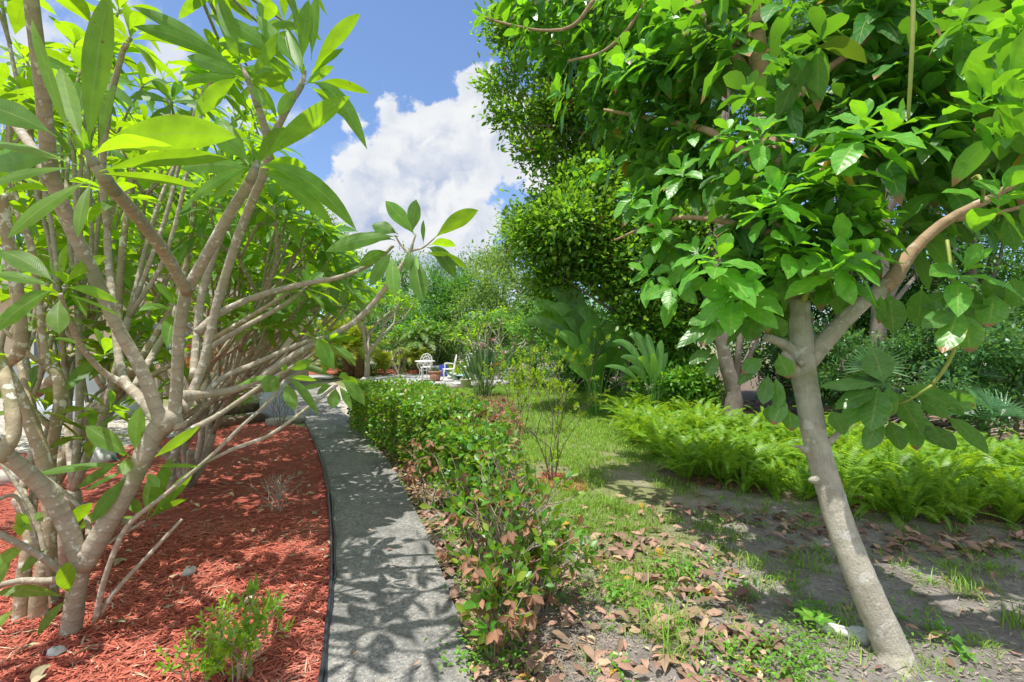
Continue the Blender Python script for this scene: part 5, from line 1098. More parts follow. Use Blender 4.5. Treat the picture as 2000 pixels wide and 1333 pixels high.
for px, Y, lab, lobs, n in ((1640, 12, 'woodland tree standing behind the avocado trunk', [(1620, 330, 12.5, 2.0), (1700, 200, 12.5, 2.2), (1580, 500, 12.5, 1.6), (1680, 480, 13, 1.8), (1650, 20, 13, 2.6), (1600, 620, 13, 1.1), (1720, -200, 13, 2.6)], 26000),
    (1716, 9.6, 'slender woodland tree with a dark trunk seen under the avocado bough', [(1760, 330, 11.5, 2.0), (1800, 150, 12, 2.3), (1760, 520, 11.5, 1.3), (1830, 480, 12, 1.6), (1830, -60, 12, 2.5)], 22000),
    (1890, 11, 'woodland tree at the right edge of the picture', [(1900, 350, 11.5, 2.2), (1980, 180, 12, 2.4), (1930, 520, 11, 1.5), (2040, 450, 11, 1.8), (1960, -60, 12, 2.6), (2150, 300, 12, 2.5)], 24000),
    (1820, 15, 'broad woodland tree far back behind the palmettos', [(1780, 640, 15, 1.5), (1860, 600, 15, 1.7), (1940, 640, 15, 1.6), (2020, 600, 15, 1.8), (1800, 560, 15.5, 1.6), (1900, 520, 15.5, 1.8), (1860, 690, 15, 1.2), (1960, 700, 15, 1.2), (2080, 680, 15, 1.5), (2000, 500, 14, 1.6), (2080, 560, 14, 1.6), (1930, 580, 13.5, 1.3), (2030, 660, 13, 1.2), (1850, 640, 13.5, 1.1)], 24000),
    (1700, 13, 'dark woodland tree low behind the drooping avocado leaves', [(1640, 600, 12.5, 1.1), (1720, 640, 12, 1.1), (1790, 600, 12, 1.2), (1870, 620, 11.5, 1.1), (1950, 620, 11, 1.1), (2010, 560, 11, 1.3), (1700, 700, 11.5, .8), (1830, 700, 11, .8), (1580, 700, 12, .8), (1920, 690, 10.5, .7), (2010, 690, 10, .8), (1760, 540, 13, 1.3)], 26000),
    (1530, 14, 'woodland tree filling the dark gap left of the avocado trunk', [(1480, 600, 14, 1.3), (1540, 540, 14, 1.6), (1420, 600, 13.5, 1.3), (1500, 680, 13.5, 1.0), (1600, 660, 13.5, 1.2)], 16000)):
    b0 = P(px, 790, Y); b0[2] = 0
    forest_tree('woodland_tree', lab, b0, [b0 + [0, 0, 2], b0 + [.1, 0, 4], b0 + [0, .1, 6.5], b0 + [.1, 0, 8]], LB(lobs), n, .10, 'wood_leaf', rt, .15, 14, clump=.38)
# understory in the shade at right
def under_shrub(label, px, Y, w, h, n, L=.085, mat='shade_leaf', name='understory_shrub', clump=.2):
    b0 = P(px, 800, Y); b0[2] = 0; lob = []
    for _ in range(7): lob.append((b0[0] + rt.normal(0, w * .4), b0[1] + rt.normal(0, w * .25), rt.uniform(.25, .85) * h, w * rt.uniform(.3, .5)))
    forest_tree(name, label, b0, [b0 + [0, 0, h * .3], b0 + [.03, 0, h * .6]], lob, n, L, mat, rt, .03, 12, clump=clump, per=40, cat='shrub')
for a in (('glossy understory shrub by the right edge above the fallen palm fronds', 1985, 7.0, 1.2, 2.0, 7000), ('dark understory shrub below the avocado bough', 1800, 9.0, 1.5, 2.6, 7500), ('dense dark shrub right behind the avocado trunk', 1640, 9.5, 1.3, 2.0, 6500), ('dark shrub between the two grey trunks and the fern bed', 1520, 10.5, 1.3, 2.1, 6000),
          ('tall leafy understory shrub deep in the shade', 1720, 12.0, 1.8, 3.0, 7500), ('shaded shrub at the back of the wood by the right edge', 1900, 11.0, 1.8, 3.0, 7500), ('low dark shrub behind the palmetto fans', 1890, 8.6, 1.0, 1.2, 4500)):
    under_shrub(*a)
under_shrub('vine covered shrub with round pale green leaves beside the young broad leaved plant', 1300, 10.0, .75, 1.45, 2600, .15, 'weed', clump=.22)
under_shrub('shrub with soft grey green leaves at the foot of the dark trunk', 1365, 9.6, .9, 1.1, 2600, .11, 'weed', clump=.2)

# trees at the back of the garden
bk = [('round_crowned_tree', 'feathery yellow green tree behind the pink flowering plumeria', [(960, 640, 22, 1.2), (925, 600, 22, 1.0), (985, 600, 22, 1.2), (960, 560, 22.5, 1.0), (930, 660, 21.5, .9), (1000, 650, 21.5, 1.2), (900, 640, 22, .8)], 13000, 'far_leaf', .13),
      ('broadleaf_tree', 'mid green tree left of the feathery yellow green one beyond the patio', [(870, 600, 25, 1.4), (850, 570, 25, 1.2), (890, 560, 25, 1.2), (840, 620, 25, 1.5), (880, 640, 24, 1.3)], 11000, 'wood_leaf', .15),
      ('broadleaf_tree', 'tall bushy tree touching the lower right corner of the open sky', [(985, 510, 26, 1.3), (1020, 470, 25, 1.6), (960, 540, 26, 1.4), (1040, 540, 24, 2.0), (1000, 590, 25, 1.8), (1070, 600, 22, 1.8)], 16000, 'far_leaf', .15),
      ('casuarina_tree', 'hazy blue green casuarina farthest away under the cloud', [(905, 545, 46, 1.8), (925, 520, 46, 1.6), (955, 515, 46, 1.7), (890, 570, 46, 2.0), (940, 560, 46, 2.2), (980, 500, 47, 1.6)], 9000, 'haze_blue_leaf', .20),
      ('casuarina_tree', 'hazy blue green casuarina left of its taller neighbour on the skyline', [(855, 530, 44, 1.3), (840, 560, 44, 1.6), (865, 580, 44, 1.6), (815, 570, 44, 1.6)], 7000, 'haze_blue_leaf', .20),
      ('dark_tree', 'dark pointed tree showing above the plumerias left of the raised branch', [(640, 470, 30, 1.6), (620, 440, 30, 1.4), (660, 520, 30, 1.8), (600, 490, 30, 1.9), (690, 540, 30, 1.8), (580, 440, 31, 1.6)], 15000, 'wood_leaf', .16),
      ('dark_tree', 'dark bushy tree behind the drooping leaves at the end of the raised branch', [(770, 560, 30, 1.7), (800, 540, 30, 1.4), (740, 570, 30, 1.7), (780, 610, 29, 1.7), (720, 600, 29, 1.7), (760, 640, 29, 1.8), (810, 600, 29, 1.4)], 14000, 'wood_leaf', .16),
      ('dark_tree', 'deep green tree in shade directly behind the dwarf palms', [(790, 650, 27, 1.4), (830, 650, 27, 1.4), (870, 670, 27, 1.3), (760, 680, 27, 1.2), (820, 690, 27, 1.0), (720, 670, 27, 1.4), (880, 690, 27, .9), (690, 640, 28, 1.6)], 14000, 'shade_leaf', .16),
      ('broadleaf_tree', 'tree with mixed foliage behind the left palms across the far path', [(640, 620, 30, 2.0), (590, 600, 30, 2.0), (540, 620, 30, 2.0), (660, 690, 29, 1.4), (590, 680, 29, 1.6), (530, 560, 31, 2.2), (480, 600, 30, 2.4)], 15000, 'wood_leaf', .17),
      ('broadleaf_tree', 'tree behind the big leaved clump at the edge of the lawn', [(1040, 640, 17, 1.0), (1085, 620, 16, 1.1), (1060, 690, 16, .8), (1130, 640, 15, 1.2), (1190, 650, 15, 1.3), (1250, 650, 15, 1.3), (1110, 700, 15, .8)], 15000, 'wood_leaf', .12),
      ('broadleaf_tree', 'wide tree far behind the beige house', [(200, 520, 34, 3.5), (350, 520, 34, 3.2), (420, 480, 35, 3.0), (60, 500, 34, 4), (300, 440, 36, 3), (480, 520, 34, 2.4)], 12000, 'wood_leaf', .24)]
for nm, lab, lobs, n, mt, L in bk:
    l0 = lobs[0]; b0 = P(l0[0], 760, l0[2]); b0[2] = 0; top = P(l0[0], l0[1], l0[2])
    forest_tree(nm, lab, b0, [b0 * .6 + top * .4, top], LB(lobs), n, L, mt, rt, .16, 10, clump=.5, per=45, flat=.85, shell=.45)
# low shrubs closing the back of the garden
for i, (px, Y, w, h, mt, lab) in enumerate(((1010, 20, 1.2, 1.5, 'wood_leaf', 'shrub at the far edge of the lawn behind the bird of paradise'), (905, 23, 1.2, 1.4, 'far_leaf', 'pale leafy shrub behind the seat with the blue cushion'), (860, 24.5, 1.3, 1.3, 'shade_leaf', 'dark shrub behind the patio chairs'), (770, 25, 1.4, 1.6, 'shade_leaf', 'dark shrub behind the cut back bare bush'), (640, 25.5, 1.5, 1.6, 'lime', 'yellow green shrub behind the left palm trunks'), (560, 26, 1.6, 1.8, 'far_leaf', 'shrub beyond the far mulch bed across the path'), (470, 22, 1.5, 1.7, 'lime', 'lime shrub beyond the croton'), (1130, 15.5, .9, 1.2, 'shade_leaf', 'dark undergrowth shrub under the spreading tree'), (1230, 14, .9, 1.3, 'shade_leaf', 'dark undergrowth shrub behind the young broad leaved plant'), (735, 23, .9, .8, 'far_leaf', 'small leafy shrub with tiny violet flowers beside the plumeria trunk'), (690, 22.5, .9, .7, 'far_leaf', 'straw coloured low shrub at the corner of the far path'), (455, 9.9, .5, .55, 'lime', 'round bright green shrub on the gravel near the concrete block'))):
    under_shrub(lab, px, Y, w, h, 3600, .10 if Y > 12 else .05, mt, 'garden_shrub')
# ------------------------------------------------------------------ ferns, palms and broad leaved clumps
rp = np.random.default_rng(81)
def fronds(g, base, n, L, rng, npin=22, pin=.055, pw=.012, spread=(.25, 1.1), droop=.5, width=None, m=0, rach=.003, rm=None, el0=None, azr=(0, 6.283), plume=0.0, pang=.25):
    """arching fronds with paired leaflets down each side"""
    for i in range(n):
        az = rng.uniform(*azr); a = rng.uniform(*spread); l = L * rng.uniform(.7, 1.15)
        d = np.array([math.cos(az) * math.sin(a), math.sin(az) * math.sin(a), math.cos(a)]); hz = np.array([math.cos(az), math.sin(az), 0])
        B = base + hz * rng.uniform(0, .03); C = B + d * l * .62; T = B + d * l * .8 + hz * l * .25; T[2] -= droop * l * rng.uniform(.5, 1.1) * (.25 + math.sin(a))
        t = np.linspace(.10, .985, npin); tt = t[:, None]
        p = (1 - tt) ** 2 * B + 2 * tt * (1 - tt) * C + tt ** 2 * T; tan = unit(2 * (1 - tt) * (C - B) + 2 * tt * (T - C))
        sd = unit(np.cross(tan, [0, 0, 1.])); tw = rng.normal(0, .35); nor = np.cross(sd, tan); sd = sd * math.cos(tw) + nor * math.sin(tw); nor = np.cross(sd, tan)
        pl = pin * np.interp(t, [0, .15, .5, .85, 1], [.5, .9, 1, .6, .12]); r = rng.random()
        for s in (-1, 1):
            dr = unit(sd * s + tan * pang + nor * (plume * rng.normal(0, 1, (npin, 1)) + .12)); Tn = p + dr * pl[:, None]; Tn[:, 2] -= .12 * pl
            leaves(g, p, (p + Tn) / 2 + nor * .06 * pl[:, None], Tn, np.full(npin, pw), np.cross(dr, nor), ([0, .25, .7, 1], [.9, 1, .8, .1]), 2 if npin < 14 or plume else 1, 0, r * .7 + .3 * rng.random(npin), m, 2, 0, rng)
        tq = np.linspace(0, 1, 6)[:, None]; tube(g, (1 - tq) ** 2 * B + 2 * tq * (1 - tq) * C + tq ** 2 * T, np.linspace(rach, rach * .3, 6), 4, m if rm is None else rm, r, cap=False)

# sword ferns: a bed of separate clumps
proto = []
for i in range(5):
    g = Geo(); fronds(g, np.zeros(3), 20, [.66, .76, .84, .58, .78][i], rp, 28, .042, .019, (.05, [.95, .75, .62, 1.05, .8][i]), .55); fronds(g, np.zeros(3), 2, .5, rp, 22, .032, .014, (.9, 1.3), .9, m=1); proto.append(g.mesh('sword_fern', [M['fern'], M['brown_leaf']]))
fern_poly = [G(1215, 800)[:2], G(1225, 850)[:2], G(1335, 940)[:2], G(1480, 968)[:2], G(1560, 985)[:2], G(1760, 1022)[:2], G(2000, 1035)[:2], (5.4, 3.9), (6.3, 5.2), (6.0, 6.2), (4.6, 6.6), (3.6, 7.6), (3.3, 9.6), (2.9, 10.6)]
cand = rand_in(fern_poly, 4000, rp); chosen = []
for c in cand:
    if all((c[0] - q[0]) ** 2 + (c[1] - q[1]) ** 2 > .20 ** 2 for q in chosen): chosen.append(c)
    if len(chosen) >= 250: break
for c in chosen:
    o = bpy.data.objects.new('sword_fern', proto[int(rp.integers(5))]); COL.objects.link(o)
    o.location = (c[0], c[1], 0); s = float(rp.uniform(.65, 1.2) * np.interp(c[1], [3.5, 6, 10], [.92, 1.05, 1.1])); o.scale = (s, s, s); o.rotation_euler = (0, 0, float(rp.uniform(0, 6.28)))
    tag(o, 'bright green sword fern clump in the dense fern bed beneath the trees', 'fern', 'sword ferns in the bed under the trees')

def clump(name, label, cat, base, n, h, W, mat, rng, spread=.5, prof=STRAP, droop=.25, fold=.35, nseg=7, group=None, rad=.08, wv=0.0, stems=None):
    base = np.asarray(base, float); t = thing(name, label, cat, base, group); g = Geo()
    az = rng.uniform(0, 6.283, n); a = np.abs(rng.normal(0, spread, n)).clip(0, 1.25); l = h * rng.uniform(.65, 1.15, n)
    hz = np.stack([np.cos(az), np.sin(az), np.zeros(n)], 1); d = hz * np.sin(a)[:, None] + np.array([0, 0, 1.]) * np.cos(a)[:, None]
    B = base + hz * (rad * rng.random(n))[:, None]; C = B + d * (l * .55)[:, None]; T = B + d * (l * .92)[:, None] + hz * (l * .15 * droop)[:, None]; T[:, 2] -= droop * l * np.sin(a) * rng.uniform(.3, 1.2, n)
    S = np.cross(d, [0, 0, 1.]) + rng.normal(0, .3, (n, 3))
    leaves(g, B, C, T, W * rng.uniform(.75, 1.2, n), S, prof, nseg, fold, None, 0, 3, wv, rng)
    g.build('leaves', M[mat], t)
    return t
# bird of paradise clump with orange blooms
bp = G(945, 775); bop = clump('bird_of_paradise', 'spiky grey green bird of paradise clump with orange blooms between the lawn and the patio', 'plant', bp, 160, 1.45, .085, 'strel', rp, .42, ([0, .55, .62, .75, .9, 1], [.14, .14, .55, 1, .7, .05]), .12, .3, 9, rad=.25)
for px, py in ((937, 703), (940, 726), (969, 714), (927, 708), (960, 718)):
    q = P(px, py, bp[1] - .2); g = Geo(); d = unit(np.array([rp.normal(0, .3, 6), rp.normal(-.2, .3, 6), np.full(6, .8)]).T)
    leaves(g, np.tile(q, (6, 1)), q + d * .06, q + d * .13, .035, np.cross(d, rdir(6, rp)), LANCE, 3, .4); g.build('bloom', M['flower_o'], bop)
    g = Geo(); tube(g, [bp + (q - bp) * .1, (q + bp) / 2 + [0, 0, .1], q], .008, 5); g.build('flower_stalk', M['strel'], bop)
# giant broad leaved clump under the spreading tree
def paddle_plant(label, base, rows, Y, mat='banana', name='giant_bird_of_paradise', W=.36):
    base = np.asarray(base, float); t = thing(name, label, 'plant', base); 
    for tx, ty, dY, wpx, arch, roll in rows:
        g = Geo(); T = P(tx, ty, Y + dY); B = base + np.array([(T[0] - base[0]) * .08, rp.normal(0, .06), 0]); C = (B + T) / 2 + np.array([0, 0, arch]); C[:2] = B[:2] * .8 + T[:2] * .2; C[2] = T[2] * (.72 + .36 * min(1., abs(T[0] - B[0]) / (.045 * Y)))
        ax = unit(T - B); view = unit(T - np.array([0, 0, EYE])); S = np.cross(ax, view); S = unit(S * math.cos(roll) + np.cross(ax, S) * math.sin(roll))
        leaves(g, B, C, T, (.8 if Y > 10 else .62) * wpx / F * (Y + dY), S, PADDLE, 18, .16, None, 0, 5, .06); g.build('leaf', M[mat], t)
base = np.array([P(1165, 760, 10.4)[0], 10.4, 0])
paddle_plant('large clump of giant paddle leaves under the spreading tree at the lawn edge', base, [(1020, 628, -.3, 36, .5, .3), (1035, 592, 0, 30, .3, .3), (1062, 568, 0, 34, .2, .2), (1095, 560, .2, 36, .1, .1), (1040, 615, .3, 40, .3, .6), (1075, 600, -.3, 38, .3, .5), (1090, 655, -.4, 40, .4, .7), (1120, 590, .2, 40, .2, .4), (1150, 600, .2, 42, .1, .2), (1070, 640, -.2, 34, .4, .4), (1100, 620, -.2, 44, .3, .2), (1140, 630, -.3, 44, .3, .3), (1170, 640, -.3, 40, .2, .4), (1200, 640, 0, 44, .3, .3), (1230, 650, 0, 40, .3, .4), (1130, 680, -.5, 36, .3, .7), (1090, 690, -.4, 36, .3, .7), (1180, 690, -.5, 36, .3, .6), (1210, 680, -.4, 36, .3, .5), (1060, 660, 0, 34, .4, .4), (1160, 660, .2, 44, .2, .2), (1110, 640, .3, 44, .2, .2), (1250, 690, -.2, 36, .3, .5), (1150, 710, -.5, 30, .3, .6), (1110, 715, -.4, 30, .3, .5)], 10.4)
base = np.array([P(1283, 800, 9.2)[0], 9.2, 0])
paddle_plant('young broad leaved plant with pale upright paddle leaves at the end of the fern bed', base, [(1196, 668, -.1, 24, .25, .4), (1228, 655, .1, 32, .15, .2), (1262, 652, .1, 28, .05, .3), (1212, 698, -.2, 26, .3, .5), (1180, 716, -.2, 18, .35, .6), (1246, 700, -.3, 24, .2, .5), (1225, 720, -.3, 24, .25, .6), (1292, 664, .1, 26, 0, .3), (1275, 690, -.2, 26, .1, .4), (1305, 690, .1, 24, .05, .5)], 9.2)
clump('flax_clump', 'blue grey flax clump with stiff narrow blades in front of the big paddle leaves', 'plant', G(1100, 750), 190, 1.15, .035, 'flax', rp, .36, STRAP, .25, .3, rad=.12)
for px, py, h, lab in ((1180, 768, .62, 'iris clump with arching blades at the lawn edge right of the flax'), (1225, 770, .58, 'iris clump in shade next to the young broad leaved plant'), (1150, 757, .5, 'small iris clump tucked below the big paddle leaves'), (1205, 762, .5, 'dark iris clump behind the two at the lawn edge')):
    clump('iris_clump', lab, 'plant', G(px, py), 110, h, .025, 'iris', rp, .6, STRAP, .6, .3, rad=.14)
clump('grass_clump', 'soft pale green ornamental grass by the patio edge', 'grass clump', G(868, 766), 160, .42, .012, 'grass', rp, .5, BLADE, .6, 0, 4, rad=.12)
clump('lily_clump', 'fine green strappy clump behind the blue garden stool', 'plant', (-2.2, 20.9, 0), 120, .85, .03, 'lime', rp, .45, STRAP, .5, .2, 5, rad=.2)
clump('bromeliad', 'small yellow green bromeliad in the red mulch below the cut back bush', 'plant', (-5.25, 23.2, 0), 26, .42, .06, 'lime', rp, .6, STRAP, .3, .3, 5)
clump('bromeliad', 'small dark green bromeliad in the red mulch right of the yellow green one', 'plant', (-4.3, 22.9, 0), 22, .45, .06, 'hedge_leaf', rp, .6, STRAP, .3, .3, 5)
clump('bromeliad', 'row end bromeliad with broad pale leaves behind the white table', 'plant', (-2.8, 21.9, 0), 30, .8, .11, 'lime', rp, .6, STRAP, .35, .3, 5, rad=.2)

def palm(name, label, trunk, n, L, mat, rng, r=.09, pin=.24, pw=.016, droop=.6, spread=(.2, 1.7), npin=34, skirt=0):
    t = thing(name, label, 'palm', trunk[0]); g = Geo()
    wood(g, [(np.asarray(p, float), r * (1.15 - .25 * i / len(trunk))) for i, p in enumerate(trunk)], 10, 6, .06, 0, rng); g.build('trunk', M['palm_trunk'], t)
    g = Geo(); fronds(g, np.asarray(trunk[-1], float), n, L, rng, npin, pin, pw, spread, droop, plume=.18, rach=.010, pang=.6)
    g.build('crown', M[mat], t); return t
b0 = P(832, 733, 22.5); b0[2] = 0
palm('dwarf_palm', 'dwarf date palm with a full round green crown standing upright behind the patio', [b0, P(830, 705, 22.5), P(825, 672, 22.5), P(824, 664, 22.5)], 60, 1.3, 'palm', rp, .13, .26, .022, .75)
b1 = P(823, 731, 21.5); b1[2] = 0
palm('dwarf_palm', 'short dwarf palm with a leaning dark trunk in front of the upright palm', [b1, P(817, 722, 21.5), P(811, 710, 21.5), P(809, 700, 21.5)], 34, .95, 'palmy', rp, .09, .2, .02, .45, (.2, 1.35))
for (x0, y0, x1, y1, Y, lab, L) in ((685, 735, 664, 672, 21.5, 'stout palm with a dark ringed trunk at the left of the palm group', 1.9), (692, 735, 668, 668, 22, 'palm with a leaning brown trunk in the middle of the palm group', 1.8), (703, 735, 690, 680, 21.2, 'slimmer palm leaning left at the right of the palm group', 1.6)):
    b0 = P(x0, y0, Y); b0[2] = 0
    palm('clump_palm', lab, [b0, P((x0 + x1) / 2 + 2, (y0 + y1) / 2, Y), P(x1, y1, Y)], 26, L, 'palmy', rp, .17, .34, .03, .5, (.1, 1.5))
b0 = P(752, 738, 20.5); b0[2] = 0
palm('young_palm', 'young yellowish palm with upright fronds left of the cut back bush', [b0, b0 + [0, 0, .25]], 20, 1.5, 'palmy', rp, .09, .28, .02, .3, (.1, .9))
# saw palmettos under the trees at right
def fan(g, c, d, R0, rng, n=26):
    d = unit(d); u = unit(np.cross(d, [0, 0, 1.])); v = np.cross(u, d); a = np.linspace(-1.9, 1.9, n)
    dr = unit(np.cos(a)[:, None] * v + np.sin(a)[:, None] * u + d * .3); B = np.tile(c, (n, 1)); l = R0 * rng.uniform(.85, 1.1, n); T = B + dr * l[:, None]; T[:, 2] -= .1 * l
    leaves(g, B, B + dr * (l * .5)[:, None], T, .045 * R0 / .45, np.cross(dr, d), ([0, .3, .6, 1], [.5, 1, .7, .04]), 4, .5, None, 0, 3, 0, rng)
for px, py, Y, lab in ((1885, 745, 7.0, 'saw palmetto with two open fans right of the drooping avocado leaves'), (1905, 800, 6.2, 'low saw palmetto fan over the leaf littered wood floor'), (1700, 740, 7.5, 'saw palmetto fan half hidden behind the lower avocado leaves'), (1945, 770, 7.2, 'saw palmetto at the right edge above the fern bed')):
    c = P(px, py, Y); b0 = np.array([c[0], c[1], 0]); t = thing('saw_palmetto', lab, 'palm', b0); g = Geo()
    for k in range(3):
        q = c + np.array([rp.normal(0, .28), rp.normal(0, .2), rp.normal(0, .12)]); fan(g, q, [rp.normal(0, .5), -.8, .5 + rp.normal(0, .3)], rp.uniform(.32, .45), rp); tube(g, [b0 + [0, 0, .02], (b0 + q) / 2 + [0, 0, .1], q], .008, 5)
    g.build('fans', M['shade_leaf'], t)
# fallen brown fronds and sticks on the wood floor
g = Geo()
for _ in range(60):
    c = np.array([rp.uniform(4.5, 9), rp.uniform(5.8, 8.5), .03]); a = rp.uniform(-.5, .5); d = np.array([math.cos(a), math.sin(a), rp.uniform(0, .35)]) * rp.uniform(.4, 1.1)
    tube(g, [c, c + d * .5 + [0, 0, .04], c + d], [.012, .010, .004], 5)
tag(g.build('fallen_sticks', M['twig_pale']), kind='stuff')

# plumerias at the back
small = dict(leafmat='plum_far', L=.33, W=.09)
b0 = P(716, 735, 19.5); b0[2] = 0
plumeria(b0, 3.5, 91, 'open branched plumeria with a pale trunk past the far end of the hedge', 4, 3, (.12, 0), .10, 13, spread=.6, first=.3, **small)
for px, Y, h, lab, sd in ((850, 23, 2.2, 'small plumeria beside the dwarf palm trunk', 92), (880, 23.5, 2.5, 'small plumeria with many thin stems behind the far chair', 93), (790, 24, 1.9, 'small plumeria left of the dwarf palm in the far mulch bed', 94)):
    b0 = P(px, 735, Y); b0[2] = 0; plumeria(b0, h, sd, lab, 3, 3, (0, 0), .05, 9, spread=.4, **small)
b0 = P(975, 740, 18.5); b0[2] = 0
pk = plumeria(b0, 2.3, 96, 'plumeria with pink flowers behind the bird of paradise', 3, 4, (0, 0), .05, 10, spread=.7, **small)
for px, py in ((966, 664), (942, 674), (937, 682), (984, 689), (958, 690)):
    q = P(px, py, 18.1); g = Geo(); d = rdir(14, rp); d[:, 1] -= .5; d = unit(d); leaves(g, q + d * .03, q + d * .08, q + d * .12, .06, np.cross(d, rdir(14, rp)), OVAL, 2, .3); g.build('flower', M['flower_p'], pk)
# cut back bare bush
b0 = P(779, 736, 22.2); b0[2] = 0; segs, tips = [], []; cb = thing('cut_back_bush', 'cut back bare grey bush with stubby branches in the far red mulch', 'bush', b0); g = Geo(); r9 = np.random.default_rng(9)
for a in (-.7, -.35, 0, .35, .75): grow(b0, [a, r9.normal(0, .2), 1], .75, .05, 1, r9, segs, tips, up=.3)
for pts, a, c in segs: p2, r2 = smooth_path(pts, np.linspace(a, c, len(pts)), 2); tube(g, p2, r2, 6)
g.build('stems', M['twig_pale'], cb)
# croton with orange and red leaves
small_shrub('croton', 'croton with orange and red leaves seen through the plumeria branches', 'shrub', (-6.2, 11.4, 0), 1.55, np.random.default_rng(68), 6, 2, 'croton', .18, .05, 7, 'twig', .3, .01, prof=LANCE)
small_shrub('croton', 'second croton with yellow and red leaves nearer the beige house', 'shrub', (-7.4, 11.0, 0), 1.3, np.random.default_rng(69), 5, 2, 'croton', .18, .05, 6, 'twig', .3, .01, prof=LANCE)

# far woods all round the garden
g = Geo(); lob = []
for a in np.linspace(-2.6, 2.6, 90):
    rd = rp.uniform(52, 64); lob.append((math.sin(a) * rd, math.cos(a) * rd, rp.uniform(1.5, 3.5), rp.uniform(3.0, 5.0)))
crown_leaves(g, lob, 26000, .55, rp, .55, 40, 0, 1.1, .8, LANCE, .5)
tag(g.build('far_woods', M['wood_leaf']), kind='stuff')
# ------------------------------------------------------------------ things on the patio and about the garden
PT = .14
def ring_pts(c, r, n=24, axis='z', a0=0, a1=6.283, sq=1.0):
    a = np.linspace(a0, a1, n); z = np.zeros(n)
    if axis == 'z': o = np.stack([np.cos(a) * r, np.sin(a) * r * sq, z], 1)
    elif axis == 'y': o = np.stack([np.cos(a) * r, z, np.sin(a) * r * sq], 1)
    return np.asarray(c) + o
def patio_chair(label, loc, rz):
    t = thing('patio_chair', label, 'chair', loc, 'white wrought iron garden chairs'); t.rotation_euler = (0, 0, rz)
    m = M['white_iron']; Z0 = np.zeros(3)
    g = Geo(); lathe(g, (0, 0, 0), [(0, .425), (.17, .428), (.215, .432), (.225, .44), (.215, .452), (.17, .45), (0, .446)], 24); g.build('seat', m, t, off=Z0)
    # round lattice back, leaning
    g = Geo(); rot = lambda p: np.stack([p[:, 0], .20 + (p[:, 2] - .45) * .16, p[:, 2]], 1)
    tube(g, rot(ring_pts((0, 0, .70), .225, 28, 'y', sq=1.15)), .015, 6, cap=False)
    tube(g, rot(ring_pts((0, 0, .72), .12, 20, 'y', sq=1.1)), .011, 5, cap=False)
    for a in np.arange(8) * math.pi / 4:
        p = np.array([[math.cos(a) * .12, 0, .72 + math.sin(a) * .13], [math.cos(a + .3) * .17, 0, .71 + math.sin(a + .3) * .19], [math.cos(a) * .225, 0, .70 + math.sin(a) * .255]]); tube(g, rot(p), .010, 5)
        tube(g, rot(ring_pts((math.cos(a + .39) * .172, 0, .71 + math.sin(a + .39) * .19), .04, 10, 'y')), .008, 4, cap=False)
        tube(g, rot(np.array([[0, 0, .72], [math.cos(a) * .12, 0, .72 + math.sin(a) * .13]])), .009, 4)
    for sx in (-.13, .13): tube(g, rot(np.array([[sx, 0, .43], [sx * 1.15, 0, .50]])), .013, 5)
    g.build('backrest', m, t, off=Z0)
    for sx, sy in ((-1, -1), (1, -1), (-1, 1), (1, 1)):
        g = Geo(); pts, r = smooth_path([(sx * .15, sy * .14, .43), (sx * .18, sy * .175, .33), (sx * .155, sy * .16, .17), (sx * .20, sy * .21, .02), (sx * .225, sy * .235, .008)], [.018, .016, .013, .012, .014], 4); tube(g, pts, r, 6); g.build('leg', m, t, off=Z0)
    for sx in (-1, 1):
        g = Geo(); pts, r = smooth_path([(sx * .215, .2, .62), (sx * .25, .05, .65), (sx * .25, -.12, .64), (sx * .2, -.12, .45)], [.012] * 4, 4); tube(g, pts, r, 5); g.build('armrest', m, t, off=Z0)
    return t
def at(px, py, z=PT): p = G(px, py, z); p[2] = z; return p
patio_chair('white wrought iron chair standing behind the round table and facing the camera', at(832, 739.5), .1)
patio_chair('white wrought iron chair right of the terracotta pot turned side on to the table', at(876, 745), -1.35)
patio_chair('white wrought iron chair mostly hidden by the bird of paradise leaves', at(912, 738), -.5)
ta = at(830, 743.5); tb = thing('patio_table', 'round white wrought iron table with a thin top on curved legs', 'table', ta)
g = Geo(); lathe(g, ta, [(0, .70), (.36, .70), (.375, .705), (.375, .722), (.36, .73), (0, .73)], 32); g.build('table_top', M['white_iron'], tb)
for k in range(4):
    a = .5 + k * math.pi / 2; g = Geo(); u = np.array([math.cos(a), math.sin(a), 0])
    pts, r = smooth_path([ta + u * .26 + [0, 0, .70], ta + u * .30 + [0, 0, .58], ta + u * .20 + [0, 0, .40], ta + u * .22 + [0, 0, .2], ta + u * .31 + [0, 0, .01]], [.019, .017, .015, .015, .017], 4); tube(g, pts, r, 6); g.build('leg', M['white_iron'], tb)
g = Geo(); tube(g, ring_pts(ta + [0, 0, .38], .205, 22), .011, 5, cap=False); tube(g, ring_pts(ta + [0, 0, .62], .26, 22), .011, 5, cap=False); g.build('stretcher', M['white_iron'], tb)
def pot(name, label, loc, prof, mat, soil=None, rim=None, cat='pot', square=False):
    t = thing(name, label, cat, loc); g = Geo()
    lathe(g, loc, prof, 4 if square else 26); g.build('body', M[mat], t, smooth=not square)
    if rim: g = Geo(); lathe(g, loc, rim, 4 if square else 26); g.build('rim', M[mat], t, smooth=not square)
    if soil: g = Geo(); lathe(g, loc, [(soil[0], soil[1] - .03), (soil[0], soil[1]), (0, soil[1] + .01)], 20); g.build('soil', M['wood_floor'], t)
    return t
q = at(850, 744.5); tp = pot('terracotta_pot', 'square tapered terracotta pot with silvery plant standing before the white table', q, [(0, 0), (.165, 0), (.225, .31), (.20, .31), (.19, .26)], 'terracotta', (.19, .27), [(.205, .305), (.255, .305), (.262, .37), (.235, .37), (.20, .33)])
